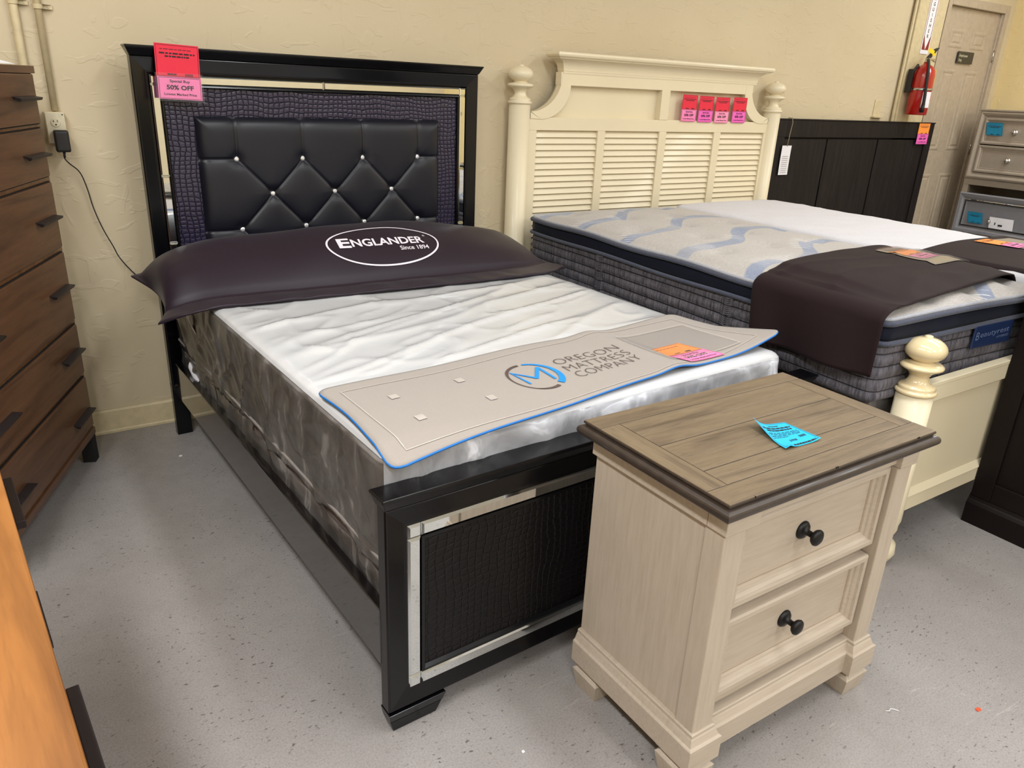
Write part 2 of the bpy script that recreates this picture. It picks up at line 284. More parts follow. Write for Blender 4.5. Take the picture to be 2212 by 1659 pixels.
# ------------------------------------------------------------------ mesh helpers
def tag(o, label=None, cat=None, group=None, kind=None):
    for k, v in (('label', label), ('category', cat), ('group', group), ('kind', kind)):
        if v: o[k] = v
    return o
def thing(name, label, cat, loc=(0, 0, 0), rz=0, group=None):
    o = bpy.data.objects.new(name, None); COL.objects.link(o); o.location = loc; o.rotation_euler = (0, 0, rz)
    o.empty_display_size = .1
    return tag(o, label, cat, group)
class MB:
    def __init__(s): s.v = []; s.f = []; s.m = []
    def add(s, vs, fs, mi=0):
        b = len(s.v); s.v += [tuple(q) for q in vs]; s.f += [tuple(i+b for i in f) for f in fs]; s.m += [mi]*len(fs); return s
    def box(s, x0, x1, y0, y1, z0, z1, mi=0):
        v = [(x, y, z) for z in (z0, z1) for y in (y0, y1) for x in (x0, x1)]
        return s.add(v, [(0, 2, 3, 1), (4, 5, 7, 6), (0, 1, 5, 4), (2, 6, 7, 3), (0, 4, 6, 2), (1, 3, 7, 5)], mi)
    def hexa(s, bot, top, mi=0):      # four bottom points ccw, four top points ccw
        return s.add(list(bot)+list(top), [(3, 2, 1, 0), (4, 5, 6, 7), (0, 1, 5, 4), (1, 2, 6, 5), (2, 3, 7, 6), (3, 0, 4, 7)], mi)
    def prism(s, poly, axis, a, b, mi=0):  # poly in the other two axes, extruded from a to b
        def P(p, c): return {'x': (c, p[0], p[1]), 'y': (p[0], c, p[1]), 'z': (p[0], p[1], c)}[axis]
        n = len(poly); v = [P(p, a) for p in poly]+[P(p, b) for p in poly]
        fs = [tuple(range(n)), tuple(range(2*n-1, n-1, -1))]+[(i, n+i, n+(i+1) % n, (i+1) % n) for i in range(n)]
        return s.add(v, fs, mi)
    def lathe(s, prof, c=(0, 0, 0), axis='z', n=32, mi=0):
        v = []; fs = []
        for r, h in prof:
            for i in range(n):
                a = 2*PI*i/n; x, y = r*math.cos(a), r*math.sin(a)
                v.append({'z': (c[0]+x, c[1]+y, c[2]+h), 'y': (c[0]+x, c[1]+h, c[2]+y), 'x': (c[0]+h, c[1]+x, c[2]+y)}[axis])
        for k in range(len(prof)-1):
            for i in range(n):
                j = (i+1) % n; fs.append((k*n+i, k*n+j, (k+1)*n+j, (k+1)*n+i))
        fs.append(tuple(range(n-1, -1, -1))); fs.append(tuple((len(prof)-1)*n+i for i in range(n)))
        return s.add(v, fs, mi)
    def tube(s, pts, r, n=8, closed=False, mi=0):
        pts = [Vector(p) for p in pts]; m = len(pts); v = []; fs = []
        up = Vector((0, 0, 1)); prev = None
        for i, p in enumerate(pts):
            a = pts[(i-1) % m] if (closed or i > 0) else p; b = pts[(i+1) % m] if (closed or i < m-1) else p
            d = (b-a).normalized()
            if prev is None: prev = d.cross(up if abs(d.z) < .9 else Vector((1, 0, 0))).normalized()
            u = (prev-d*prev.dot(d)).normalized(); prev = u; w_ = d.cross(u)
            for k in range(n):
                t = 2*PI*k/n; v.append(p+u*r*math.cos(t)+w_*r*math.sin(t))
        for i in range(m if closed else m-1):
            j = (i+1) % m
            for k in range(n): l = (k+1) % n; fs.append((i*n+k, i*n+l, j*n+l, j*n+k))
        if not closed: fs.append(tuple(range(n-1, -1, -1))); fs.append(tuple((m-1)*n+k for k in range(n)))
        return s.add(v, fs, mi)
    def grid(s, f, nu, nv, mi=0):
        v = [f(i/nu, j/nv) for j in range(nv+1) for i in range(nu+1)]
        return s.add(v, [(j*(nu+1)+i, j*(nu+1)+i+1, (j+1)*(nu+1)+i+1, (j+1)*(nu+1)+i) for j in range(nv) for i in range(nu)], mi)
    def frame(s, x0, x1, z0, z1, prof, mi=0):
        """mitred frame around a rectangle in the xz plane; prof = [(inset, y), ...] closed loop"""
        v = []; n = len(prof)
        for ins, y in prof:
            v += [(x0+ins, y, z0+ins), (x1-ins, y, z0+ins), (x1-ins, y, z1-ins), (x0+ins, y, z1-ins)]
        fs = []
        for k in range(n):
            l = (k+1) % n
            for i in range(4): j = (i+1) % 4; fs.append((k*4+i, k*4+j, l*4+j, l*4+i))
        return s.add(v, fs, mi)
    def done(s, name, mats, parent=None, bevel=0, smooth=False, seg=2, fix=True, solid=0, angle=35):
        me = bpy.data.meshes.new(name); me.from_pydata(s.v, [], s.f)
        mats = mats if isinstance(mats, (list, tuple)) else [mats]
        for mm in mats: me.materials.append(M[mm] if isinstance(mm, str) else mm)
        me.polygons.foreach_set('material_index', s.m)
        if fix:
            bm = bmesh.new(); bm.from_mesh(me); bmesh.ops.recalc_face_normals(bm, faces=bm.faces); bm.to_mesh(me); bm.free()
        if smooth: me.polygons.foreach_set('use_smooth', [True]*len(me.polygons))
        me.update()
        o = bpy.data.objects.new(name, me); COL.objects.link(o)
        if parent: o.parent = parent
        if solid:
            md = o.modifiers.new('solid', 'SOLIDIFY'); md.thickness = solid; md.offset = -1
        if bevel:
            md = o.modifiers.new('bevel', 'BEVEL'); md.width = bevel; md.segments = seg; md.limit_method = 'ANGLE'; md.angle_limit = math.radians(angle)
            md.harden_normals = False
        if smooth == 'edge':
            pass
        return o
def box(name, x0, x1, y0, y1, z0, z1, mat, parent=None, bevel=.002, **k):
    return MB().box(x0, x1, y0, y1, z0, z1).done(name, mat, parent, bevel, **k)
def struct(o): o['kind'] = 'structure'; return o
def rbox(lo, hi, r, n, disp=None, bottom=True):
    """rounded, subdivided box: verts, faces, normals"""
    nx, ny, nz = n; idx = {}; V = []; NR = []
    def vid(i, j, k):
        if (i, j, k) in idx: return idx[(i, j, k)]
        p = Vector((lo[0]+(hi[0]-lo[0])*i/nx, lo[1]+(hi[1]-lo[1])*j/ny, lo[2]+(hi[2]-lo[2])*k/nz))
        q = Vector([min(max(p[a], lo[a]+r), hi[a]-r) for a in range(3)]); d = p-q
        nn = d.normalized() if d.length > 1e-9 else Vector((0, 0, 1)); p2 = q+nn*r
        if disp: p2 = disp(p2, nn)
        idx[(i, j, k)] = len(V); V.append(p2); NR.append(nn); return idx[(i, j, k)]
    F = []
    for i in range(nx):
        for j in range(ny):
            F.append((vid(i, j, nz), vid(i+1, j, nz), vid(i+1, j+1, nz), vid(i, j+1, nz)))
            if bottom: F.append((vid(i, j, 0), vid(i, j+1, 0), vid(i+1, j+1, 0), vid(i+1, j, 0)))
    for i in range(nx):
        for k in range(nz):
            F.append((vid(i, 0, k), vid(i+1, 0, k), vid(i+1, 0, k+1), vid(i, 0, k+1)))
            F.append((vid(i, ny, k), vid(i, ny, k+1), vid(i+1, ny, k+1), vid(i+1, ny, k)))
    for j in range(ny):
        for k in range(nz):
            F.append((vid(0, j, k), vid(0, j, k+1), vid(0, j+1, k+1), vid(0, j+1, k)))
            F.append((vid(nx, j, k), vid(nx, j+1, k), vid(nx, j+1, k+1), vid(nx, j, k+1)))
    return V, F, NR
def part_of(V, F, pred, name, mat, parent, smooth=True, **k):
    use = [f for f in F if pred(sum((V[i] for i in f), Vector())/len(f))]
    mp = {}; vs = []; fs = []
    for f in use:
        g = []
        for i in f:
            if i not in mp: mp[i] = len(vs); vs.append(V[i])
            g.append(mp[i])
        fs.append(tuple(g))
    return MB().add(vs, fs).done(name, mat, parent, smooth=smooth, **k)
def text2d(s, bold=0, spacing=1.0):
    c = bpy.data.curves.new('t', 'FONT'); c.body = s; c.size = 1; c.offset = bold; c.space_character = spacing; c.resolution_u = 3
    c.align_x = 'LEFT'
    o = bpy.data.objects.new('t', c); COL.objects.link(o)
    dg = bpy.context.evaluated_depsgraph_get(); me = bpy.data.meshes.new_from_object(o.evaluated_get(dg))
    v = [(q.co.x, q.co.y) for q in me.vertices]; f = [tuple(p.vertices) for p in me.polygons]
    bpy.data.objects.remove(o); bpy.data.curves.remove(c); bpy.data.meshes.remove(me)
    return v, f
TC = {}
def put_text(mb, s, x, y, width, height, fn, bold=0, mi=0, align='L'):
    """lay text into box at (x,y), cap height `height`, total width `width` (None keeps the aspect)"""
    k = (s, bold)
    if k not in TC: TC[k] = text2d(s, bold)
    v, f = TC[k]
    if not v: return
    x0 = min(q[0] for q in v); x1 = max(q[0] for q in v); sy = height/.73
    sx = width/(x1-x0) if width else sy
    off = {'L': 0, 'C': -(x1-x0)*sx/2, 'R': -(x1-x0)*sx}[align]
    mb.add([fn(x+off+(a-x0)*sx, y+b*sy) for a, b in v], f, mi)
def stroke(mb, pts, w, fn, mi=0):
    """flat ribbon of width w (number or list) along 2-D points, mapped by fn"""
    n = len(pts); ws = w if isinstance(w, (list, tuple)) else [w]*n; v = []
    for i, p in enumerate(pts):
        a = pts[max(0, i-1)]; b = pts[min(n-1, i+1)]; dx, dy = b[0]-a[0], b[1]-a[1]; l = math.hypot(dx, dy) or 1
        nx, ny = -dy/l*ws[i]/2, dx/l*ws[i]/2
        v += [fn(p[0]+nx, p[1]+ny), fn(p[0]-nx, p[1]-ny)]
    mb.add(v, [(2*i, 2*i+1, 2*i+3, 2*i+2) for i in range(n-1)], mi)
def scribble(mb, x, y, w, h, fn, rnd, mi=0):
    """a line of print too small to read: short word-shaped dashes"""
    t = 0
    while t < w:
        l = min(rnd.uniform(.06, .17)*w, w-t)
        stroke(mb, [(x+t, y), (x+t+l, y)], h, fn, mi); t += l+.03*w
def arc(cx, cy, rx, ry, a0, a1, n=24): return [(cx+rx*math.cos(a0+(a1-a0)*i/n), cy+ry*math.sin(a0+(a1-a0)*i/n)) for i in range(n+1)]

# ------------------------------------------------------------------ the room
WX0, WX1, WY = -2.6, 7.03, -8.6; H = 3.3
struct(box('floor', WX0, WX1, WY, .12, -.1, 0, 'floor', bevel=0))
struct(box('ceiling', WX0, WX1, WY, .12, H, H+.1, 'ceiling', bevel=0))
struct(box('wall_back', WX0, WX1, 0, .12, 0, H, 'wall', bevel=0))
struct(box('wall_left', WX0-.12, WX0, WY, .12, 0, H, 'wall', bevel=0))
struct(box('wall_right', WX1, WX1+.12, WY, .12, 0, H, 'wallyellow', bevel=0))
struct(box('wall_front', WX0, WX1, WY-.12, WY, 0, H, 'wall', bevel=0))
bb = MB().prism([(0, 0), (-.016, 0), (-.016, .012), (-.012, .018), (-.012, .108), (-.006, .117), (0, .117)], 'x', WX0, 5.50)
struct(bb.done('baseboard_back', 'paint', bevel=.002))
# pilaster
struct(MB().box(5.52, 5.90, -.045, 0, 0, H).done('trim_1', 'paint', bevel=.004))
struct(MB().tube([(5.515, -.02, 0), (5.515, -.02, H)], .012, 10).done('trim_2', 'paint', smooth=True))
# door with frame
dr = MB(); DX0, DX1 = 5.955, 6.79
dr.box(DX0, DX1, -.012, 0, 0, 2.345)
pr = [(0, -.0121), (.012, -.004), (.03, -.004), (.045, -.0115), (.046, -.0121)]
door = dr.done('door_1', 'door', bevel=.001); struct(door)
for xa, xb in ((6.08, 6.295), (6.42, 6.64)):
    for za, zb in ((2.05, 2.19), (1.25, 1.89), (.25, 1.055)):
        q = MB().frame(xa, xb, za, zb, [(0, -.0125), (.01, -.0165), (.02, -.0165), (.034, -.0125)])
        q.frame(xa+.05, xb-.05, za+.035, zb-.035, [(0, -.0125), (.014, -.0175), (.02, -.0175), (.021, -.0125)])
        q.box(xa+.066, xb-.066, -.0172, -.012, za+.05, zb-.05)
        q.done('door_panel', 'door', door, bevel=0)
q = MB()
for x0, x1, z0, z1 in ((5.905, 5.955, 0, 2.41), (6.79, 6.855, 0, 2.41), (5.955, 6.79, 2.347, 2.41)): q.box(x0, x1, -.05, 0, z0, z1)
q.box(5.955, 5.967, -.03, 0, 0, 2.347); q.box(6.778, 6.79, -.03, 0, 0, 2.347)
struct(q.done('trim_3', 'door', bevel=.004))
for hz in (2.02, 1.26): MB().lathe([(.006, -.045), (.006, .045)], (6.782, -.034, hz), n=10).done('hinge', 'nickel', door, smooth=True)
# door plate
t = thing('door_sign', 'small dark rectangular sign plate on the taupe door', 'sign', (6.365, -.018, 1.985))
MB().box(-.12, .12, -.012, 0, -.045, .045).done('plate', 'signdk', t, bevel=.004)
q = MB(); fn = lambda x, y: (x, -.0128, y)
put_text(q, 'Employees', -.105, .005, .125, .02, fn, .01); put_text(q, 'Only', -.105, -.03, .05, .02, fn, .01)
q.done('lettering', 'ivory', t, fix=False)

# ------------------------------------------------------------------ black panel bed (stands slightly turned)
BA = .0453
RB = Matrix.Rotation(BA, 4, 'Z')
bed = thing('panel_bed', 'black lacquered bed with mirrored trim, crocodile panels and tufted headboard', 'bed', (0, 0, 0), BA)
hb = MB(); Y = -.174; YB = -.134; HW = 1.632; ZT = 1.645
# mitred sloping headboard frame
hb.frame(0, HW, .24, ZT, [(0, YB), (0, Y-.006), (.006, Y-.010), (.052, Y+.004), (.062, Y+.006), (.062, YB)])
hbo = hb.done('headboard', 'black', bed, bevel=.002)
q = MB().hexa([(-.001, Y-.012, ZT), (HW+.001, Y-.012, ZT), (HW+.001, YB, ZT), (-.001, YB, ZT)],
              [(-.016, Y-.03, ZT+.030), (HW+.016, Y-.03, ZT+.030), (HW+.016, YB, ZT+.030), (-.016, YB, ZT+.030)])
q.box(-.018, HW+.018, Y-.032, YB+.002, ZT+.030, ZT+.038)
q.done('crown', 'black', hbo, bevel=.003)
q = MB().box(.06, HW-.06, YB-.004, YB+.006, .24, ZT-.06); q.done('back_panel', 'black', hbo, bevel=0)
# mirror strips
def mirror_strip(x0, x1, z0, z1, yf, parent):
    q = MB(); b = .006
    q.hexa([(x0, yf+.006, z0), (x1, yf+.006, z0), (x1, yf+.006, z1), (x0, yf+.006, z1)],
           [(x0+b, yf, z0+b), (x1-b, yf, z0+b), (x1-b, yf, z1-b), (x0+b, yf, z1-b)])
    q.m = [1]*6; q.m[1] = 0
    return q.done('mirror_strip', ['mirror', 'bevelmirror'], parent)
ms = .036; mx0, mx1, mz1 = .066, HW-.066, 1.577
yf = Y+.002
mirror_strip(mx0, mx0+ms, mz1-ms, mz1, yf, hbo); mirror_strip(mx1-ms, mx1, mz1-ms, mz1, yf, hbo)
mirror_strip(mx0+ms+.001, .80, mz1-ms, mz1, yf, hbo); mirror_strip(.801, mx1-ms-.001, mz1-ms, mz1, yf, hbo)
for za, zb in ((.90, 1.18), (1.182, mz1-ms-.001), (.40, .898)):
    mirror_strip(mx0, mx0+ms, za, zb, yf, hbo); mirror_strip(mx1-ms, mx1, za, zb, yf, hbo)
q = MB().frame(mx0+ms+.001, mx1-ms-.001, .3, mz1-ms-.001, [(0, YB-.01), (0, Y+.004), (.006, Y+.002), (.010, Y+.006), (.014, YB-.01)])
q.done('inner_moulding', 'black', hbo)
MB().box(mx0+ms, mx1-ms, YB-.022, YB-.004, .3, mz1-ms).done('crocodile_panel', 'croc', hbo)
# tufted cushion
tx0, tx1, tz0, tz1 = .224, 1.413, .62, 1.42
rows = []
for r in range(5):
    z = 1.245-.1535*r
    xs = [.383+.3*k for k in range(4)] if r % 2 == 0 else [.5335+.301*k for k in range(3)]
    rows.append((z, xs))
segs = []
for x in rows[0][1]: segs.append(((x, 1.245), (x-.001, 1.44)))
for r, (z, xs) in enumerate(rows):
    if r % 2 == 0: segs += [((tx0-.02, z), (xs[0], z)), ((xs[-1], z), (tx1+.02, z))]
    if r+1 < len(rows):
        z2, xs2 = rows[r+1]
        for a in xs:
            for b in xs2:
                if abs(a-b) < .2: segs.append(((a, z), (b, z2)))
btn = [(x, z) for z, xs in rows for x in xs]
def sd(px, pz, s):
    (ax, az), (bx, bz) = s; dx, dz = bx-ax, bz-az; t = max(0, min(1, ((px-ax)*dx+(pz-az)*dz)/(dx*dx+dz*dz)))
    return math.hypot(px-ax-t*dx, pz-az-t*dz)
def cush(u, v):
    x = tx0+(tx1-tx0)*u; z = tz0+(tz1-tz0)*v
    e = min(x-tx0, tx1-x, z-tz0, tz1-z); h = .034*(1-math.exp(-e/.016))
    d = min(sd(x, z, s) for s in segs); h -= .006*math.exp(-(d/.0035)**2)+.010*math.exp(-d/.030)
    b = min(math.hypot(x-a, z-c) for a, c in btn); h -= .013*math.exp(-(b/.028)**2)
    if e < 1e-6: h = 0
    return (x, -.158-h, z)
q = MB().grid(cush, 216, 144); cu = q.done('tufted_cushion', 'leather', hbo, smooth=True)
for a, c in btn:
    if c < .9: continue
    y = cush((a-tx0)/(tx1-tx0), (c-tz0)/(tz1-tz0))[1]
    q = MB().lathe([(.0025, .006), (.0105, .002), (.0120, -.004), (.0100, -.009), (.0050, -.012)], (a, y, c), 'y', 10)
    q.done('crystal_button', 'crystal', cu)
# headboard legs
for x0 in (0, HW-.0665):
    box('leg', x0, x0+.0665, Y, YB, 0, .26, 'black', bed)
# side rails
for x0 in (.018, HW-.048): box('side_rail', x0, x0+.03, -2.262, Y, .2, .3695, 'blackgloss', bed)
# footboard
FX0, FX1 = .02, 1.664; FY, FB = -2.294, -2.258
fb_ = MB(); fb_.frame(FX0, FX1, .064, .667, [(0, FB), (0, FY-.002), (.004, FY-.006), (.052, FY+.003), (.062, FY+.004), (.062, FB)])
fbo = fb_.done('footboard', 'black', bed, bevel=.002)
q = MB(); q.hexa([(FX0-.002, FY-.008, .667), (FX1+.002, FY-.008, .667), (FX1+.002, FB+.006, .667), (FX0-.002, FB+.006, .667)],
                 [(FX0-.012, FY-.022, .695), (FX1+.012, FY-.022, .695), (FX1+.012, FB+.012, .695), (FX0-.012, FB+.012, .695)])
q.box(FX0-.014, FX1+.014, FY-.024, FB+.014, .695, .7045); q.done('top_cap', 'black', fbo, bevel=.003)
MB().box(FX0+.05, FX1-.05, FB-.010, FB, .07, .66).done('back_panel', 'black', fbo)
a0, a1, c0, c1 = .083, FX1-.063, .111, .602; ms = .037; yf = FY+.0005
for xs in ((a0, a0+ms), (a1-ms, a1)):
    mirror_strip(xs[0], xs[1], c0, c0+ms, yf, fbo); mirror_strip(xs[0], xs[1], c1-ms, c1, yf, fbo); mirror_strip(xs[0], xs[1], c0+ms+.001, c1-ms-.001, yf, fbo)
for z0 in (c0, c1-ms):
    mirror_strip(a0+ms+.001, .83, z0, z0+ms, yf, fbo); mirror_strip(.831, a1-ms-.001, z0, z0+ms, yf, fbo)
q = MB().frame(a0+ms+.001, a1-ms-.001, c0+ms+.001, c1-ms-.001, [(0, FB-.01), (0, FY+.002), (.008, FY+.001), (.016, FY+.012), (.016, FB-.01)])
q.done('inner_moulding', 'black', fbo)
MB().box(a0+ms, a1-ms, FY+.010, FB-.008, c0+ms, c1-ms).done('crocodile_panel', 'crocdark', fbo)
for sgn, xo in ((1, FX0), (-1, FX1)):
    q = MB(); A = lambda a, y, z: (xo+sgn*a, y, z)
    q.hexa([A(.003, FY-.006, .034), A(.160, FY-.006, .034), A(.160, FB+.004, .034), A(.003, FB+.004, .034)],
           [A(-.001, FY-.012, .060), A(.168, FY-.012, .060), A(.168, FB+.006, .060), A(-.001, FB+.006, .060)])
    q.hexa([A(.012, FY-.004, 0), A(.140, FY-.004, 0), A(.140, FB-.006, 0), A(.012, FB-.006, 0)],
           [A(.003, FY-.0065, .034), A(.158, FY-.0065, .034), A(.158, FB+.003, .034), A(.003, FB+.003, .034)])
    q.box(*sorted((xo+sgn*.01, xo+sgn*.15)), FY+.004, FB, .058, .070)
    q.done('leg', 'black', bed, bevel=.002)

# mattress under plastic
MT = .776
mt = thing('mattress', 'white topped mattress sealed in crumpled clear plastic on the black bed', 'mattress', (0, 0, 0), BA)
V, F, _ = rbox((.052, -2.236, .468), (1.552, -.196, MT), .028, (30, 40, 9))
topf = lambda p: p.z > MT-.013
part_of(V, F, topf, 'top_panel', 'mattop', mt); part_of(V, F, lambda p: not topf(p), 'border', 'matside', mt)
def loop(x0, x1, y0, y1, z, r, n=8, zf=None):
    pts = []
    for cx, cy, a in ((x1-r, y1-r, 0), (x0+r, y1-r, PI/2), (x0+r, y0+r, PI), (x1-r, y0+r, 1.5*PI)):
        for i in range(n+1): b = a+PI/2*i/n; pts.append((cx+r*math.cos(b), cy+r*math.sin(b), z))
    out = []
    for i, p in enumerate(pts):
        q_ = pts[(i+1) % len(pts)]; d = math.dist(p, q_); k = max(1, int(d/.05))
        for j in range(k):
            a = j/k; x, y_, z_ = (p[0]+(q_[0]-p[0])*a, p[1]+(q_[1]-p[1])*a, z)
            out.append((x, y_, z_+(zf(x, y_) if zf else 0)))
    return out
MB().tube(loop(.050, 1.554, -2.238, -.194, MT-.022, .03), .006, 6, True).done('edge_piping', 'tape', mt, smooth=True)
MB().tube(loop(.050, 1.554, -2.238, -.194, .478, .03), .008, 6, True).done('edge_piping', 'tape', mt, smooth=True)
def ridge(v, p=4):
    n = 1-abs(noise.noise(v))*1.9
    return max(0, n)**p
def film(p, n):
    top = max(0, n.z); o = .006
    if top > .5:
        e = min(p.x-.05, 1.55-p.x); f = .35+.65*math.exp(-max(0, p.x-.05)/.9)
        near = math.exp(-((p.y+1.3)/.75)**2)*.6+.5
        h = ridge(Vector((p.x*.8+p.y*.5, p.y*4.6-p.x*1.5, 3)), 6)*.008+ridge(Vector((p.x*1.7+p.y*1.1, p.y*5.6-p.x*2.4, 9)), 7)*.0065*f+ridge(Vector((p.x*3.4-p.y*2, p.y*3.8+p.x*1.2, 5)), 9)*.005*f
        h *= near
        if p.y < -1.76: h *= .25   # pressed flat by the runner
        o += h*min(1, max(.15, e/.1))
    else:
        a = p.y if abs(n.x) > abs(n.y) else p.x
        h = ridge(Vector((a*4.2+p.z*5.5, p.z*2.6-a*1.5, 1)), 4)*.016+ridge(Vector((a*9-p.z*9, p.z*5, 7)), 4)*.008
        s = (MT-p.z)/(MT-.45); o += h*min(1, .35+s)*(1-.4*s)-.006*s
    q = p+n*o
    if p.z < .50: q.z -= .03+.035*noise.noise(Vector((p.x*3, p.y*3, 2)))
    return q
V, F, _ = rbox((.048, -2.240, .462), (1.556, -.196, MT+.003), .03, (110, 150, 26), film, bottom=False)
footf = lambda p: p.z <= MT-.01 and p.y < -2.236
ft = part_of(V, F, lambda p: p.z > MT-.01, 'plastic_cover', 'film', mt)
part_of(V, F, footf, 'plastic_cover', 'film_foot', mt)
fs_ = part_of(V, F, lambda p: p.z <= MT-.01 and not footf(p), 'plastic_cover', 'film_side', mt)

bs = thing('box_spring', 'slate grey box spring in clear plastic under the white mattress', 'box spring', (0, 0, 0), BA)
V, F, _ = rbox((.058, -2.228, .235), (1.545, -.2, .456), .02, (20, 30, 12)); part_of(V, F, lambda p: p.z <= .39, 'body', 'boxside', bs); part_of(V, F, lambda p: p.z > .39, 'border', 'boxband', bs)
def film2(p, n):
    a = p.y if abs(n.x) > abs(n.y) else p.x
    return p+n*(.004+ridge(Vector((a*7+p.z*4, p.z*7-a*2, 31)), 4)*.010)
V, F, _ = rbox((.055, -2.231, .232), (1.548, -.197, .459), .02, (40, 90, 14), film2)
part_of(V, F, lambda p: p.z < .450, 'plastic_cover', 'film_side', bs)
q = MB().grid(lambda u, v: (.052-.012*math.sin(v*PI), -.36-.13*u-.015*v, .42-.055*v-.045*u), 4, 6); q.done('care_tag', 'white', bs, solid=.001)
q = MB().grid(lambda u, v: (.034-.008*math.sin(v*PI*1.5), -.49-.05*u-.02*v, .70-.09*v-.01*u), 3, 6); q.done('care_tag', 'white', mt, solid=.001)

# plum bolster pillow
pw = thing('pillow', 'long dark plum satin sham pillow with a white embroidered oval, lying against tufted headboard', 'pillow', (0, 0, 0), BA)
def lerp(a, b, t): return a+(b-a)*t
def poly(pts, t):
    n = len(pts)-1; i = min(int(t*n), n-1); f = t*n-i; g = lambda k: Vector(pts[max(0, min(n, k))])
    p0, p1, p2, p3 = g(i-1), g(i), g(i+1), g(i+2)
    return .5*((2*p1)+(p2-p0)*f+(2*p0-5*p1+4*p2-p3)*f*f+(3*p1-p0-3*p2+p3)*f*f*f)
frontE = [(-.135, -.80, .735), (.05, -.885, .792), (.45, -.935, .800), (.84, -.962, .800), (1.2, -.985, .800), (1.50, -.985, .800), (1.685, -.905, .79)]
backE = [(-.135, -.37, .82), (.05, -.26, .815), (.45, -.235, .80), (.84, -.23, .80), (1.2, -.23, .80), (1.50, -.23, .80), (1.70, -.27, .82)]
def pil(u, v, side=1):
    b = poly(backE, u); f = poly(frontE, u); p = b.lerp(f, v)
    endc = math.exp(-u/.05)*math.sin(PI*v)*.075-math.exp(-(1-u)/.05)*math.sin(PI*v)*.06
    p.x += endc
    p.z -= math.exp(-u/.04)*math.sin(PI*v)*.02
    fu = max(0, min(1, (u-.035)/.93)); fv = max(0, min(1, (v-.03)/.78))
    h = (math.sin(PI*fu)**.42 if 0 < fu < 1 else 0)*(math.sin(PI*fv**.9)**.8 if 0 < fv < 1 else 0)
    x, y = p.x, p.y
    wr = .012*noise.noise(Vector((x*3.5, y*8, 4)))+.016*ridge(Vector((x*3+y*3, y*5-x, 8)), 4)*(math.exp(-u/.12)+math.exp(-(1-u)/.12))
    crease = -.007*math.exp(-((v-.805)/.012)**2)
    flr = .010*noise.noise(Vector((x*8, y*3, 14)))*max(0, min(1, (v-.80)/.1))*1.6
    if side > 0: p.z += .198*h*(1-.25*u**3)+wr*h+crease*(1 if .03 < u < .97 else 0)+abs(flr)
    else: p.z -= .006
    return p
q = MB().grid(lambda u, v: pil(u, v), 130, 60); q.grid(lambda u, v: pil(u, v, -1), 130, 60)
bmv = q.v; nn_ = 131*61
ed = []
for i in range(130): ed += [(i, i+1, nn_+i+1, nn_+i), (60*131+i, 60*131+i+1, nn_+60*131+i+1, nn_+60*131+i)]
for j in range(60): ed += [(j*131, (j+1)*131, nn_+(j+1)*131, nn_+j*131), (j*131+130, (j+1)*131+130, nn_+(j+1)*131+130, nn_+j*131+130)]
q.f += ed; q.m += [0]*len(ed)
q.done('sham', 'plum', pw, smooth=True)
def onp(u, v, h=.0025):
    p = pil(u, v); a = pil(u+.004, v)-pil(u-.004, v); b = pil(u, v+.006)-pil(u, v-.006)
    n = a.cross(b).normalized(); n = n if n.z > 0 else -n
    return p+n*h
# oval and lettering laid on the pillow's front slope; (s,t) in metres along and up the slope
PU, PV = .50, .62
def pmap(s, t_): return onp(PU+s/1.80, PV-t_/.80)
q = MB(); ring = arc(0, 0, .205, .105, 0, 2*PI, 72); stroke(q, ring, .0065, pmap)
put_text(q, 'E', -.167, -.012, .042, .052, pmap, .03)
put_text(q, 'NGLANDER', -.121, -.008, .272, .040, pmap, .025)
put_text(q, '®', .157, .030, .010, .010, pmap)
put_text(q, 'Since 1894', .045, -.042, .112, .022, pmap, .012)
q.done('embroidery', 'thread', pw, fix=False)
q = MB(); 
for k in range(60):
    stroke(q, [(.06+.88*(k/60), 0), (.06+.88*((k+.6)/60), 0)], .0022, lambda s, t_: onp(s, .806+t_/.8, .002))
q.done('stitching', 'plum', pw, fix=False)

# linen foot runner
rn = thing('foot_runner', 'beige linen foot runner with blue piping and embroidered lettering on plastic-wrapped mattress', 'bed runner', (0, 0, 0), BA)
def rz(x, y):
    z = MT+.022+.013*math.exp(-((x-1.06+.05*(y+2))/.07)**2)+.004*math.sin(x*9+y*3)+.003*math.sin(y*11-x*4)
    z += .035*max(0, (x-1.32)/.26)**2*max(0, (-y-1.95)/.25)
    if y < -2.21: z -= .25*(-y-2.21)**1.0*math.exp(-((x-.05)/.35)**2)
    return z
def rpos(u, v):
    c = .035; xl = .048+.008*math.sin(v*5); xr = lerp(1.525, 1.600, v**1.3)
    x = lerp(xl, xr, u)
    yb = lerp(-1.835, -1.765, u)+.020*math.sin(u*PI*2.2)*.5; yf_ = lerp(-2.305, -2.195, u**.8)+.018*math.sin(PI*u)
    y = lerp(yb, yf_, v)
    for (cu, cv) in ((0, 0), (0, 1), (1, 1), (1, 0)):       # rounded corners
        du, dv = abs(u-cu)*1.5, abs(v-cv)*.5
        if du < c and dv < c:
            a, b = c-du, c-dv; l = math.hypot(a, b)
            if l > 0:
                k = max(a, b)/l; x += (1 if cu == 0 else -1)*a*(1-k); y += (-1 if cv == 0 else 1)*b*(1-k)
    return Vector((x, y, rz(x, y)))
q = MB().grid(rpos, 90, 34); q.done('cloth', 'linen', rn, smooth=True, solid=.005)
per = [rpos(i/80, 1) for i in range(81)]+[rpos(1, 1-i/30) for i in range(1, 31)]+[rpos(1-i/80, 0) for i in range(1, 81)]+[rpos(0, i/30) for i in range(1, 30)]
MB().tube([p+Vector((0, 0, -.004)) for p in per], .0034, 6, True).done('piping', 'bluepipe', rn, smooth=True)
def rmap(x, y, h=.0022): return (x, y, rz(x, y)+h)
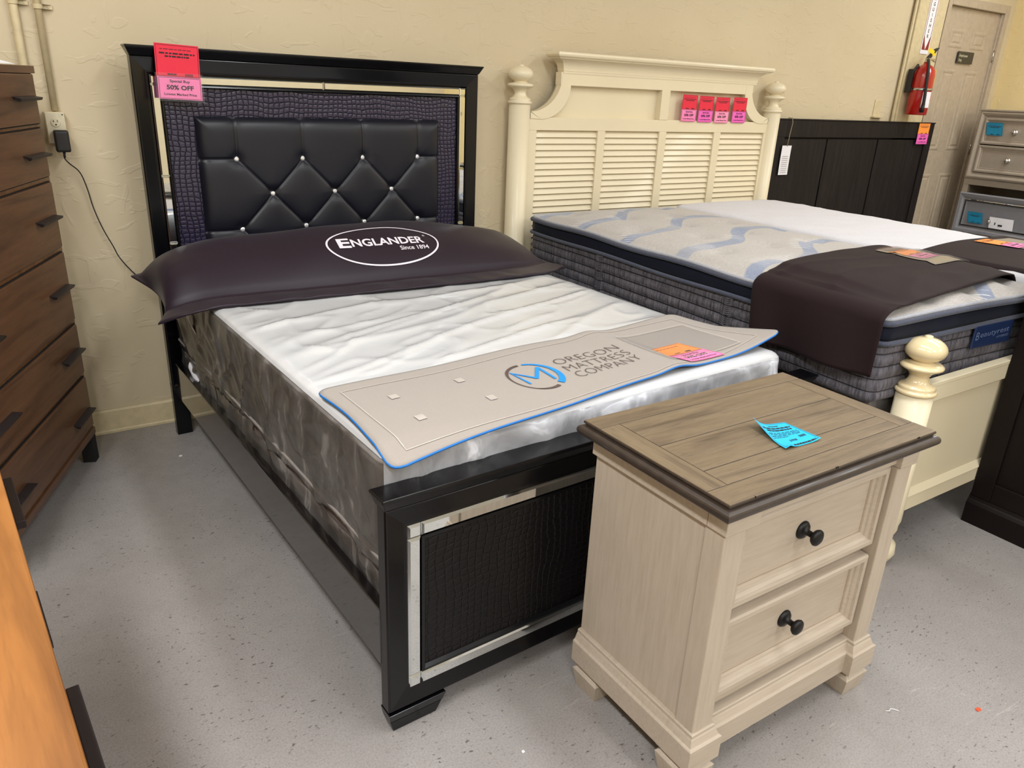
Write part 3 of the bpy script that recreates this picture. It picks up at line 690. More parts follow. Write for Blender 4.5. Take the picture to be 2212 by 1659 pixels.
q = MB()
ins = [(.10, -1.885), (.5, -1.865), (.9, -1.845), (1.1, -1.82), (1.46, -1.815), (1.49, -2.0), (1.525, -2.15), (1.3, -2.18), (1.0, -2.20), (.7, -2.215), (.4, -2.235), (.098, -2.26), (.095, -2.08), (.10, -1.885)]
fine = []
for a, b in zip(ins, ins[1:]):
    for i in range(12): fine.append((lerp(a[0], b[0], i/12), lerp(a[1], b[1], i/12)))
stroke(q, fine+[ins[-1]], .0028, rmap); q.done('stitching', 'stitch', rn, fix=False)
for x, y in ((.205, -1.99), (.20, -2.145), (.43, -1.96), (.44, -2.11)):
    q = MB(); q.add([rmap(x-.013, y-.016), rmap(x+.013, y-.013), rmap(x+.013, y+.015), rmap(x-.013, y+.013)], [(0, 1, 2, 3)])
    q.done('adhesive_patch', 'patch', rn, fix=False)
def dense(pts, k=6):
    o = []
    for a, b in zip(pts, pts[1:]):
        for i in range(k): o.append((lerp(a[0], b[0], i/k), lerp(a[1], b[1], i/k)))
    return o+[pts[-1]]
q = MB()
mpts = [(.590, -1.984), (.638, -2.057), (.690, -1.989)]
stroke(q, dense([(.590, -1.984), (.598, -2.079)]), [.004+.004*i/6 for i in range(7)], rmap)
stroke(q, dense([(.588, -1.984), (.638, -2.054)]), [.004+.006*i/6 for i in range(7)], rmap)
stroke(q, dense([(.636, -2.056), (.688, -1.989)]), .012, rmap)
stroke(q, dense([(.688, -1.990), (.685, -2.084)]), .009, rmap)
ab = arc(.640, -2.036, .082, .088, math.radians(78), math.radians(-58), 28)
stroke(q, ab, [.008+.014*(i/28)**1.2 for i in range(29)], rmap)
q.done('logo_mark', 'blueink', rn, fix=False)
q = MB(); ab = arc(.640, -2.040, .078, .090, math.radians(88), math.radians(290), 40)
stroke(q, ab, [.010 if i < 10 else .010-.006*min(1, (i-10)/8) if i < 30 else .005+.008*(i-30)/10 for i in range(41)], rmap)
q.done('logo_ring', 'brownink', rn, fix=False)
q = MB()
for s, y in (('OREGON', -2.006), ('MATTRESS', -2.061), ('COMPANY', -2.113)):
    put_text(q, s, .757, y, .272, .044, lambda a, b: rmap(a, b+.06*(a-.757)), -.022)
q.done('lettering', 'brownink', rn, fix=False)
q = MB().grid(lambda u, v: (lerp(1.108, 1.437, u), lerp(-2.152, -1.888, v), rz(lerp(1.108, 1.437, u), lerp(-2.152, -1.888, v))+.0052), 16, 12)
q.done('clear_pocket', 'vinyl', rn, smooth=True)
q = MB()
stroke(q, dense([(1.108, -2.152), (1.437, -2.150), (1.437, -1.888), (1.108, -1.888), (1.108, -2.152)], 10), .003, lambda a, b: rmap(a, b, .0058)); q.done('pocket_seam', 'stitch', rn, fix=False)

# ------------------------------------------------------------------ price cards
def card(name, parent, mat, w_, h_, fn, lines, seed, off=0):
    """flat card of w_ x h_; fn maps (x,y,lift) ; lines draws on it"""
    q = MB().grid(lambda u, v: fn(w_*u, h_*v, off), 8, 6); o = q.done(name, mat, parent, smooth=True, fix=False)
    q = MB(); g = lambda x, y: fn(x, y, off+.0009); rr = random.Random(seed)
    stroke(q, dense([(.03*w_, .04*h_), (.97*w_, .04*h_), (.97*w_, .96*h_), (.03*w_, .96*h_), (.03*w_, .04*h_)]), .008*w_, g)
    lines(q, g, w_, h_, rr); q.done('print', 'ink', o, fix=False)
    return o
def L_red(q, g, w_, h_, rr):
    scribble(q, .12*w_, .84*h_, .70*w_, .018*h_, g, rr)
    scribble(q, .10*w_, .72*h_, .80*w_, .045*h_, g, rr); scribble(q, .22*w_, .63*h_, .56*w_, .045*h_, g, rr)
    scribble(q, .25*w_, .10*h_, .2*w_, .05*h_, g, rr)
    for k in range(7): stroke(q, [(.66*w_+k*.026*w_, .06*h_), (.66*w_+k*.026*w_, .14*h_)], .014*w_, g)
def L_pink(q, g, w_, h_, rr):
    put_text(q, 'Special Buy', .5*w_, .76*h_, .46*w_, .12*h_, g, .015, align='C')
    put_text(q, '50% OFF', .5*w_, .44*h_, .62*w_, .2*h_, g, .03, align='C')
    put_text(q, 'Lowest Marked Price', .5*w_, .18*h_, .74*w_, .11*h_, g, .015, align='C')
def L_desc(q, g, w_, h_, rr):
    scribble(q, .35*w_, .86*h_, .3*w_, .03*h_, g, rr)
    scribble(q, .1*w_, .76*h_, .8*w_, .05*h_, g, rr); scribble(q, .14*w_, .67*h_, .72*w_, .05*h_, g, rr)
    for k in range(4): scribble(q, .08*w_, (.56-.055*k)*h_, (.82 if k < 3 else .4)*w_, .016*h_, g, rr)
    for k in range(9): stroke(q, [(.72*w_+k*.02*w_, .28*h_), (.72*w_+k*.02*w_, .36*h_)], .010*w_, g)
    put_text(q, '$199.88', .36*w_, .20*h_, .2*w_, .07*h_, g, .02)
    scribble(q, .3*w_, .06*h_, .62*w_, .05*h_, g, rr)
def tagpair(name, label, origin, X, Z, w_, h1, h2, mats, seed, group=None, tilt=0, lines1=L_red, shift=0, extra=None, lift=None, parent=None):
    X = Vector(X).normalized(); Z = Vector(Z).normalized(); nrm = X.cross(Z).normalized()
    t = thing(name, label, 'price tag', origin, 0, group)
    c, s = math.cos(tilt), math.sin(tilt)
    def fn(x, y, o):
        a, b = x*c-y*s, x*s+y*c
        return tuple(X*a+Z*b+nrm*(o+(lift(x, y) if lift else .0015*math.sin(x/w_*PI))))
    card('upper_card', t, mats[0], w_, h1, lambda x, y, o: fn(x, y+h2*.96, o), lines1, seed)
    card('lower_card', t, mats[1], w_, h2, lambda x, y, o: fn(x+shift, y, o+.0025), L_pink, seed+1)
    return t
# on the black headboard (bed axes)
bx = Vector((math.cos(BA), math.sin(BA), 0)); ux = Vector((0, 0, 1))
def bl(x, y, z): return Vector((x*math.cos(BA)-y*math.sin(BA), x*math.sin(BA)+y*math.cos(BA), z))
t = tagpair('price_tag', 'large red over pink price tag hanging on the corner of black headboard', bl(.083, -.2085, 1.488), bx, ux, .168, .125, .085, ('cred', 'cpink'), 1, shift=.002, tilt=-.03)
q = MB(); X, Z = bx, ux; nr = X.cross(Z)
q.add([tuple(X*a+Z*b+nr*.0055) for a, b in ((-.006, -.008), (.178, -.014), (.178, .096), (-.004, .098))], [(0, 1, 2, 3)]); q.done('sleeve', 'vinyl', t, fix=False)
# in the linen runner's pocket
def rtag(x, y, w_, h1, h2, name, label, mats):
    t = thing(name, label, 'price tag', (0, 0, 0), BA)
    g = lambda a, b, o: (x+a-.25*b, y+b, rz(x+a, y+b)+.0028+o*.6)
    card('upper_card', t, mats[0], w_, h1, lambda a, b, o: g(a, b+h2, o), lambda q, f, a, b, r: (scribble(q, .1*a, .75*b, .7*a, .03*b, f, r), scribble(q, .3*a, .15*b, .15*a, .06*b, f, r), scribble(q, .6*a, .15*b, .15*a, .1*b, f, r)), 3)
    card('lower_card', t, mats[1], w_, h2, lambda a, b, o: g(a, b, o+.002), L_pink, 4)
rtag(1.150, -2.19, .165, .09, .08, 'price_tag', 'orange over pink price tag in clear pocket of beige runner', ('corange', 'cpink'))

# ------------------------------------------------------------------ cream cottage bed
CB = thing('cottage_bed', 'cream painted bed with louvered headboard, crown moulding and turned finial posts', 'bed', (0, 0, 0))
POST = [(.0, 0), (.034, 0), (.05, .02), (.058, .05), (.05, .085), (.034, .1), (.034, .115), (.056, .125), (.056, .14)]
def post(name, x, y, ztop, zsh, parent, rs=.058):
    b = MB().lathe([(.03, 0), (.052, .01), (.066, .042), (.062, .078), (.04, .102), (.036, .115), (.05, .125), (.055, .14), (.055, .16), (rs, .18), (rs, zsh)], (x, y, 0), n=40)
    o = b.done('post', 'cream', parent, smooth=True, angle=30)
    k = ztop-zsh; s = k/.226
    prof = [(rs, 0), (rs+.006, .004), (rs+.008, .010), (rs+.005, .018), (rs-.003, .020), (rs+.001, .026), (rs-.003, .034), (.040, .042), (.033, .055), (.031, .068), (.036, .080), (.048, .092), (.060, .098), (.069, .104), (.070, .112), (.062, .119), (.045, .122), (.034, .127), (.034, .131)]
    for i in range(13):
        a = -PI/2*.62+(PI/2*.62+PI/2)*i/12; prof.append((max(.067*math.cos(a), .0), .172+.047*math.sin(a)))
    prof = prof[:-1]+[(.014, .2185), (.013, .224), (.007, .2265), (.001, .227)]
    MB().lathe([(r, h*s) for r, h in prof], (x, y, zsh), n=40).done('finial', 'balldk' if y < -1 else 'cream', o, smooth=True)
    return o
PX0, PX1, CY = 1.915, 3.980, -.085
post('post', PX0, CY, 1.707, 1.51, CB); post('post', PX1, CY, 1.707, 1.51, CB)
yf = -.105; yb = -.055
hp = MB(); x0, x1 = PX0+.045, PX1-.045
hp.box(x0, x1, yf, yb, 1.378, 1.447); hp.box(x0, x1, yf, yb, .30, .42)
for a, b in ((x0, 2.022), (2.455, 2.511), (2.94, 3.0), (3.422, 3.483), (3.904, x1)): hp.box(a, b, yf, yb, .42, 1.378)
CBH = hp.done('headboard', 'cream', CB, bevel=.002)
for a, b in ((2.022, 2.455), (2.511, 2.94), (3.0, 3.422), (3.483, 3.904)):
    q = MB(); z = 1.376; q.box(a, b, -.068, -.062, .42, 1.378)
    while z > .44:
        q.hexa([(a, -.098, z-.034), (b, -.098, z-.034), (b, -.090, z-.036), (a, -.090, z-.036)],
               [(a, -.082, z), (b, -.082, z), (b, -.072, z), (a, -.072, z)]); z -= .0345
    q.done('louver_panel', 'cream', CBH, bevel=.0)
# curved shoulders + upper panel
def shoulder(sg):
    cx = PX0+.0 if sg > 0 else PX1-.0
    q = MB(); n = 22; vo = []; vi = []
    for i in range(n+1):
        a = PI/2*i/n
        vo.append((cx+sg*(.055+.205*(math.sin(a))), 1.475+.195*(1-math.cos(a))))
        vi.append((cx+sg*(.125+.195*(math.sin(a))), 1.437+.182*(1-math.cos(a)) if i < n else 1.675))
    v = []
    for y_ in (yf-.004, yb):
        v += [(a, y_, b) for a, b in vo]+[(a, y_, b) for a, b in vi]
    m_ = n+1; fs = []
    for i in range(n):
        fs += [(i, i+1, m_+i+1, m_+i), (2*m_+i, 3*m_+i, 3*m_+i+1, 2*m_+i+1), (i, 2*m_+i, 2*m_+i+1, i+1), (m_+i, m_+i+1, 3*m_+i+1, 3*m_+i)]
    fs += [(0, m_, 3*m_, 2*m_), (n, 2*m_+n, 3*m_+n, m_+n)]
    q.add(v, fs); q.box(*sorted((cx+sg*.03, cx+sg*.058)), yf-.004, yb, 1.440, 1.475); q.hexa([(cx+sg*.055, yf-.004, 1.440), (cx+sg*.126, yf-.004, 1.437), (cx+sg*.126, yb, 1.437), (cx+sg*.055, yb, 1.440)], [(cx+sg*.055, yf-.004, 1.475), (cx+sg*.060, yf-.004, 1.475), (cx+sg*.060, yb, 1.475), (cx+sg*.055, yb, 1.475)]); q.done('shoulder', 'cream', CBH, bevel=.0)
    return vo
vo = shoulder(1); vo2 = shoulder(-1)
q = MB(); q.prism([(vo[2][0], 1.44)]+vo[2:]+[(b[0], b[1]) for b in reversed(vo2[2:])]+[(vo2[2][0], 1.44)], 'y', yb-.012, yb); q.done('upper_panel', 'cream', CBH)
box('rail', vo[-1][0]-.01, vo2[-1][0]+.01, yf-.003, yb, 1.615, 1.682, 'cream', CBH)
box('mullion', 2.925, 2.994, yf-.003, yb, 1.447, 1.616, 'cream', CBH)
# crown: cove profile run along the front with returns
def crown(xa, xb, z0, name, parent):
    pf = [(0, 0), (.006, 0), (.008, .006), (.008, .012)]
    for i in range(10): a = PI/2*i/9; pf.append((.010+.062*(1-math.cos(a)), .014+.060*math.sin(a)))
    pf += [(.074, .078), (.080, .080), (.090, .086), (.094, .095), (.090, .104), (.082, .108)]
    v = []; n = len(pf)
    for o_, h in pf:
        v += [(xa-o_, yb, z0+h), (xa-o_, yf-o_*.75, z0+h), (xb+o_, yf-o_*.75, z0+h), (xb+o_, yb, z0+h)]
    fs = []
    for k in range(n-1):
        for i in range(3): fs.append((k*4+i, k*4+i+1, (k+1)*4+i+1, (k+1)*4+i))
        fs.append((k*4+3, k*4, (k+1)*4, (k+1)*4+3))
    fs += [(3, 2, 1, 0), ((n-1)*4, (n-1)*4+1, (n-1)*4+2, (n-1)*4+3)]
    MB().add(v, fs).done(name, 'cream', parent, bevel=.001)
crown(2.185, 3.745, 1.674, 'crown', CBH)
# foot end
fx, fy = 2.025, -2.454; ang = .0
def FP(s, y_, z): return (fx+s*math.cos(ang)-y_*math.sin(ang), fy+s*math.sin(ang)+y_*math.cos(ang), z)
post('post', fx, fy, .876, .670, CB, .060); e = FP(2.06, 0, 0); post('post', e[0], e[1], .876, .670, CB, .060)
def fbox(name, s0, s1, y0, y1, z0, z1, parent, mat='cream', top=0, bevel=.002):
    q = MB(); b = [FP(s0, y0, z0), FP(s1, y0, z0), FP(s1, y1, z0), FP(s0, y1, z0)]; tt = [FP(s0, y0+top, z1), FP(s1, y0+top, z1), FP(s1, y1, z1), FP(s0, y1, z1)]
    q.hexa(b, tt); return q.done(name, mat, parent, bevel)
FBD = fbox('footboard', .04, 2.02, -.006, .006, .22, .64, CB)
fbox('rail', .04, 2.02, -.022, .012, .625, .685, FBD); fbox('rail', .04, 2.02, -.024, .012, .685, .700, FBD)
fbox('rail', .04, 2.02, -.022, .012, .185, .245, FBD); fbox('rail', .04, 2.02, -.026, .010, .245, .268, FBD, top=.018)
fbox('stile', .04, .085, -.012, .012, .24, .63, FBD)
for s in (0, 1):
    q = MB(); p0 = (PX0+.02, CY) if s == 0 else (PX1-.05, CY); p1 = FP(.02 if s == 0 else 2.01, .05, 0)
    q.hexa([(p0[0], p0[1]-.05, .20), (p1[0], p1[1], .20), (p1[0]+.03, p1[1], .20), (p0[0]+.03, p0[1]-.05, .20)],
           [(p0[0], p0[1]-.05, .36), (p1[0], p1[1], .36), (p1[0]+.03, p1[1], .36), (p0[0]+.03, p0[1]-.05, .36)]); q.done('side_rail', 'cream', CB, bevel=.002)

# grey quilted mattress (left half)
GA = -.036; G0 = (1.935, -.225); GW, GL = 1.05, 2.17
gm = thing('mattress', 'grey quilted pillow top mattress with navy gusset and crinkled grey border', 'mattress', (G0[0], G0[1], 0), GA)
def crown_h(x, y, tuft=True):
    a = max(0, min(1, x/GW)); b = max(0, min(1, -y/GL))
    h = .046*(1-abs(2*a-1)**5)*(1-abs(2*b-1)**9)
    e = min(x, GW-x, -y, GL+y)
    s = 0
    if not tuft: return h+.010
    for k in range(-1, 9):
        for j in range(0, 4):
            cx = .16+j*.30+(.15 if k % 2 else 0); cy = -.18-k*.27
            d = math.hypot(x-cx, y-cy)
            if d < .25: s = max(s, math.exp(-(d/.06)**2))
    return h-.024*s+.006+.004*noise.noise(Vector((x*6, y*6, 2)))
def gtop(u, v):
    x = GW*u; y = -GL*v
    ex = min(u, 1-u)*GW; ey = min(v, 1-v)*GL; e = min(ex, ey)
    z = .934+crown_h(x, y)*(min(1, e/.05))**.5
    r = .035                                    # rounded plan corners
    for cx, cy in ((0, 0), (GW, 0), (0, -GL), (GW, -GL)):
        dx, dy = abs(x-cx), abs(y-cy)
        if dx < r and dy < r:
            a, b = r-dx, r-dy; l = math.hypot(a, b); k = max(a, b)/l if l else 1
            x += (1 if cx == 0 else -1)*a*(1-k); y += (-1 if cy == 0 else 1)*b*(1-k)
    return (x, y, z)
MB().grid(gtop, 90, 180).done('quilted_top', 'quilt', gm, smooth=True)
MB().tube(loop(-.002, GW+.002, -GL-.002, .002, .934, .04, zf=lambda x, y: .004*math.sin(y*9+x*5)), .0075, 8, True).done('silver_piping', 'silver', gm, smooth=True)
MB().tube(loop(-.010, GW+.010, -GL-.010, .010, .921, .04, zf=lambda x, y: .004*math.sin(y*9+x*5)), .010, 8, True).done('upper_piping', 'greycord', gm, smooth=True)
V, F, _ = rbox((-.004, -GL-.004, .845), (GW+.004, .004, .925), .028, (20, 40, 4)); part_of(V, F, lambda p: True, 'gusset', 'navy', gm)
MB().tube(loop(-.010, GW+.010, -GL-.010, .010, .852, .04, zf=lambda x, y: .003*math.sin(y*7+x*5)), .009, 8, True).done('lower_piping', 'greycord', gm, smooth=True)
def gb(p, n):
    hz = (1-n.z*n.z)*.006*abs(math.sin(p.z*PI/.045)); k = min(1, max(0, (p.z-.62)/.1))
    return p+n*(hz+.006*noise.noise(Vector((p.x*3, p.y*3, p.z*5)))-.0*k)
V, F, _ = rbox((0, -GL, .625), (GW, 0, .853), .035, (60, 120, 24), gb); part_of(V, F, lambda p: True, 'border', 'crinkle', gm)
for yy in (-.62, -1.47):
    q = MB(); q.box(-.008, .0, yy-.05, yy, .63, .845)
    for k in range(26): z = .64+k*.0079; q.tube([(-.009, yy-.048, z+.002), (-.0125, yy-.025, z-.002), (-.009, yy-.006, z+.003)], .0016, 4)
    q.box(-.011, 0, yy-.004, yy, .63, .845); q.done('handle_seam', 'crinkle', gm)
# navy label on the foot end
lb = MB(); lx0, lx1 = .53, .79
lb.box(lx0, lx1, -GL-.020, -GL-.012, .765, .852); lbo = lb.done('label', 'label', gm, bevel=.003); lbo['label'] = 'navy label with pale lettering'
q = MB(); fn = lambda a, b: (a, -GL-.0208, b+.02*(a-lx0))
put_text(q, 'B', lx0+.012, .798, .022, .032, fn, 0); put_text(q, 'eautyrest', lx0+.040, .805, .195, .022, fn, 0); put_text(q, 'HYBRID', lx1-.10, .786, .08, .010, fn, 0)
q.done('lettering', 'labelink', lbo, fix=False)
# foundation below it
gf = thing('box_spring', 'dark box spring in clear plastic below the grey quilted mattress', 'box spring', (G0[0], G0[1], 0), GA)
V, F, _ = rbox((.10, -GL+.05, .38), (GW, -.02, .622), .02, (12, 20, 4)); part_of(V, F, lambda p: True, 'body', 'boxside', gf)
V, F, _ = rbox((.096, -GL+.046, .376), (GW+.004, -.016, .6245), .022, (30, 60, 10), film2); part_of(V, F, lambda p: p.z < .62, 'plastic_cover', 'film_side', gf)

# white mattress (right half)
wm = thing('mattress', 'bright white quilted mattress on the far half of the cream bed', 'mattress', (3.03, -.2, 0), -.018)
WW, WL = .96, 2.16
def wtop(p, n):
    if n.z > .4: p.z += .012*(1-abs(2*p.x/WW-1)**4)+.004*ridge(Vector((p.x*4+p.y*2, p.y*4, 2)), 2)+.003*noise.noise(Vector((p.x*9, p.y*9, 2)))
    return p
V, F, _ = rbox((0, -WL, .625), (WW, 0, .945), .04, (40, 80, 10), wtop)
part_of(V, F, lambda p: p.z > .90, 'quilted_top', 'whitequilt', wm); part_of(V, F, lambda p: p.z <= .90, 'border', 'crinkle', wm)
wf = thing('box_spring', 'dark foundation under the bright white mattress', 'box spring', (3.03, -.2, 0), -.018)
V, F, _ = rbox((0, -WL, .38), (WW, 0, .622), .02, (12, 20, 4)); part_of(V, F, lambda p: True, 'body', 'boxside', wf)

# chocolate runners
ra = .085
def gz(xw, yw, tuft=False):
    dx, dy = xw-G0[0], yw-G0[1]; c, s = math.cos(-GA), math.sin(-GA)
    xl, yl = dx*c-dy*s, dx*s+dy*c
    e = min(xl, GW-xl); return .934+crown_h(xl, yl, tuft)*(min(1, max(0, e)/.05))**.5, xl
def rl_fold(x, y): return .007*ridge(Vector((x*1.6+y*2.2, y*4-x*1.2, 21)), 4)+.004*noise.noise(Vector((x*6, y*6, 3)))+.004
def edge_x(y): return G0[0]+.036*(y-G0[1])
def r_left(u, v):
    s = lerp(-.232, 1.10, u)                   # distance across the mattress, 0 at its shoulder
    y = -1.85-.55*v+.09*max(s, 0)+.012*math.sin(PI*v)
    ex = edge_x(y)
    if s >= .05:
        x = ex+s; z, xl = gz(x, y); z += .014
        if xl > GW-.05: z = min(z, .965)-.55*(xl-(GW-.05))
        if s < .14: z = lerp(.972, z, (s-.05)/.09)
        z += rl_fold(x, y)
    elif s >= -.035:
        a = (s+.035)/.085*PI/2; x = ex-.034+.084*(1-math.cos(a)); z = .928+.044*math.sin(a)
    else:
        f = (-s-.035)/.21; amp = .034*f**.8
        x = ex-.034-.006*f-amp*(.5+.5*math.sin(v*10.5+.9+.5*math.sin(v*6))); z = .928-(-s-.035)*1.0+.012*v*f
        y += -.030*f*(1-v)+.02*f*v-.02*f
    return (x, y, z)
rl = thing('bed_runner', 'chocolate brown runner draped over the foot of the grey quilted mattress', 'bed runner')
MB().grid(r_left, 110, 40).done('cloth', 'choc', rl, smooth=True, solid=.004)
def rl_z(x, y): return gz(x, y)[0]+.0145+rl_fold(x, y)
def quad_patch(pts, n, zf, h):
    A, B, C_, D = [Vector(p) for p in pts]
    return lambda u, v: (lambda p: (p.x, p.y, zf(p.x, p.y)+h))(A.lerp(B, u).lerp(D.lerp(C_, u), v))
MB().grid(quad_patch([(2.585, -1.865), (2.895, -1.835), (2.885, -2.12), (2.545, -2.15)], 8, rl_z, .003), 14, 14).done('pocket_lining', 'khaki', rl, smooth=True, fix=False)
MB().grid(quad_patch([(2.585, -1.865), (2.895, -1.835), (2.885, -2.12), (2.545, -2.15)], 8, rl_z, .009), 14, 14).done('clear_pocket', 'vinyl', rl, smooth=True, fix=False)
def flat_tag(label, org, ex, ey, w_, h1, h2, zf, mats, seed):
    t = thing('price_tag', label, 'price tag')
    g = lambda a, b, o: (org[0]+ex[0]*a+ey[0]*b, org[1]+ex[1]*a+ey[1]*b, zf(org[0]+ex[0]*a+ey[0]*b, org[1]+ex[1]*a+ey[1]*b)+.0045+o)
    card('upper_card', t, mats[0], w_, h1, lambda a, b, o: g(a, b+h2, o), L_red, seed)
    card('lower_card', t, mats[1], w_, h2, lambda a, b, o: g(a, b, o+.001), L_pink, seed+1)
flat_tag('orange over pink price tag in the khaki pocket on the grey mattress', (2.60, -2.075), (.97, .12), (-.12, .97), .15, .085, .07, rl_z, ('corange', 'cpink'), 21)
rr_ = thing('bed_runner', 'chocolate brown runner lying across the foot of the bright white mattress', 'bed runner')
def wz(x, y):
    xl = x-3.03; return .957+.012*(1-abs(2*min(1, max(0, xl/WW))-1)**4)
def r_right(u, v):
    x = lerp(3.02, 4.06, u); y = -1.80-.52*v+.05*(x-3.02); z = wz(x, y)+.006+.004*math.sin(x*8+y*4)
    if x > 3.96: z -= 1.2*(x-3.96)
    if x < 3.06: z -= .8*(3.06-x)
    return (x, y, z)
MB().grid(r_right, 50, 24).done('cloth', 'choc', rr_, smooth=True, solid=.004)
wz2 = lambda x, y: wz(x, y)+.006+.004*math.sin(x*8+y*4)
MB().grid(quad_patch([(3.52, -1.84), (3.86, -1.82), (3.86, -2.1), (3.52, -2.12)], 8, wz2, .003), 10, 10).done('pocket_lining', 'khaki', rr_, smooth=True, fix=False)
flat_tag('orange and pink price tag on the runner over the white mattress', (3.50, -2.03), (.97, .12), (-.12, .97), .17, .12, .085, wz2, ('corange', 'cpink'), 31)

# four red and pink tags on the louvered headboard
for i, (x, z, lowm, tl, word) in enumerate(((3.098, 1.443, 'cpink', .03, 'first'), (3.246, 1.440, 'chot', .012, 'second'), (3.394, 1.437, 'cpale', .0, 'third'), (3.556, 1.441, 'chot', .02, 'fourth'))):
    tagpair('price_tag', ['red and pink price tag on cream headboard, leftmost of the row of four',
                          'red and hot pink price tag on cream headboard, second from the left of four',
                          'red and pale pink price tag on cream headboard, third from the left of four',
                          'red and pink price tag on cream headboard, rightmost of the row of four'][i],
            (x, -.1115, z), (1, 0, 0), (0, 0, 1), .128, .088, .070, ('cred', lowm), 40+i*3, 'tags on the cream headboard', tilt=-tl*.4)

# ------------------------------------------------------------------ nightstand
NX0, NX1, NY0, NY1 = .665, 1.365, -2.82, -2.385
nsd = thing('nightstand', 'whitewashed two drawer nightstand with weathered oak plank top', 'nightstand', (0, 0, 0))
# carcass
q = MB(); q.box(NX0+.006, NX0+.02, NY0+.055, NY1, .17, .775); q.box(NX1-.02, NX1-.006, NY0+.055, NY1, .17, .775)
q.box(NX0+.01, NX1-.01, NY1-.015, NY1-.002, .1, .775); q.box(NX0+.02, NX1-.02, NY0+.04, NY1-.02, .15, .17)
q.done('side_panel', 'nsz', nsd, bevel=.001)
for a, b in ((NX0, NX0+.066), (NX1-.066, NX1)): box('stile', a, b, NY0, NY0+.058, .18, .728, 'nsz', nsd, .003)
q = MB(); q.box(NX0-.007, NX1+.007, NY0+.045, NY1+.004, .728, .776); q.box(NX0-.007, NX0+.10, NY0-.007, NY0+.05, .728, .776); q.box(NX1-.066, NX1+.007, NY0-.007, NY0+.05, .728, .776)
q.box(NX0+.09, NX1-.05, NY0+.008, NY0+.05, .736, .776); q.done('apron', 'nsx', nsd, bevel=.002)
q = MB(); q.box(NX0+.066, NX1-.066, NY0+.040, NY0+.06, .465, .497); q.box(NX0+.066, NX1-.066, NY0+.036, NY0+.06, .19, .24); q.done('drawer_rail', 'nsx', nsd, bevel=.002)
for z0, z1 in ((.497, .728), (.238, .463)):
    a, b = NX0+.072, NX1-.072
    q = MB(); q.frame(a, b, z0, z1, [(0, NY0+.06), (0, NY0+.018), (.003, NY0+.013), (.016, NY0+.013), (.018, NY0+.021), (.024, NY0+.027), (.026, NY0+.032), (.034, NY0+.034), (.036, NY0+.040), (.036, NY0+.06)])
    q.box(a+.034, b-.034, NY0+.039, NY0+.06, z0+.034, z1-.034)
    d = q.done('drawer', 'nsx', nsd, bevel=.0008)
    q = MB().frame(a+.0165, b-.0165, z0+.0165, z1-.0165, [(0, NY0+.0268), (.0016, NY0+.0266), (.0016, NY0+.028), (0, NY0+.028)])
    q.frame(a+.0352, b-.0352, z0+.0352, z1-.0352, [(0, NY0+.0388), (.0018, NY0+.0386), (.0018, NY0+.04), (0, NY0+.04)]); q.done('glaze_line', 'glaze', d)
    kx, kz = (a+b)/2-.015, (z0+z1)/2+.006
    q = MB().lathe([(.024, .040), (.024, .036), (.021, .033), (.020, .031), (.016, .030), (.014, .028), (.008, .026), (.0075, .012), (.010, .009), (.018, .004), (.0215, -.002), (.020, -.007), (.013, -.011), (.004, -.0125)], (kx, NY0, kz), 'y', 28)
    q.done('knob', 'knob', d, smooth=True)
# plinth with ogee, then bracket feet
def plinth(x0, x1, y0, y1, zb, z0, z1, out):
    pf = [(out, zb), (out, z0), (out-.003, z0+.003), (out-.006, z0+.004), (out-.012, z0+.02), (out-.0145, z0+.024), (out-.0145, z1-.002), (out-.017, z1), (0, z1)]
    v = []; n = len(pf)
    for o_, z in pf: v += [(x0-o_, y0-o_, z), (x1+o_, y0-o_, z), (x1+o_, y1, z), (x0-o_, y1, z)]
    fs = [(k*4+i, k*4+(i+1) % 4, (k+1)*4+(i+1) % 4, (k+1)*4+i) for k in range(n-1) for i in range(4)]+[(3, 2, 1, 0), (4*n-4, 4*n-3, 4*n-2, 4*n-1)]
    return v, fs
q = MB(); q.add(*plinth(NX0, NX1, NY0+.022, NY1, .084, .148, .182, .020))
q.add(*plinth(NX0, NX0+.066, NY0, NY0+.07, .0835, .1485, .1825, .0205)); q.add(*plinth(NX1-.066, NX1, NY0, NY0+.07, .0835, .1485, .1825, .0205))
q.done('plinth', 'nsx', nsd, bevel=.001)
def foot(xa, xb, ya, yb_):
    q = MB(); t_ = .018; o = .017
    lv = [(.0845, o-.001), (.077, o-.001), (.072, o-.011), (.066, o-.012), (.061, o-.004), (.057, o), (0, o-.010)]
    v = []; n = len(lv)
    for z, e in lv: v += [(xa-e, ya-e, z), (xb+e, ya-e, z), (xb+e, yb_+e, z), (xa-e, yb_+e, z)]
    fs = [(k*4+i, k*4+(i+1) % 4, (k+1)*4+(i+1) % 4, (k+1)*4+i) for k in range(n-1) for i in range(4)]+[(3, 2, 1, 0), (4*n-4, 4*n-3, 4*n-2, 4*n-1)]
    q.add(v, fs); q.done('foot', 'nsz', nsd, bevel=.001)
for xa in (NX0, NX1-.064):
    foot(xa, xa+.064, NY0, NY0+.075); foot(xa, xa+.064, NY1-.09, NY1-.022)
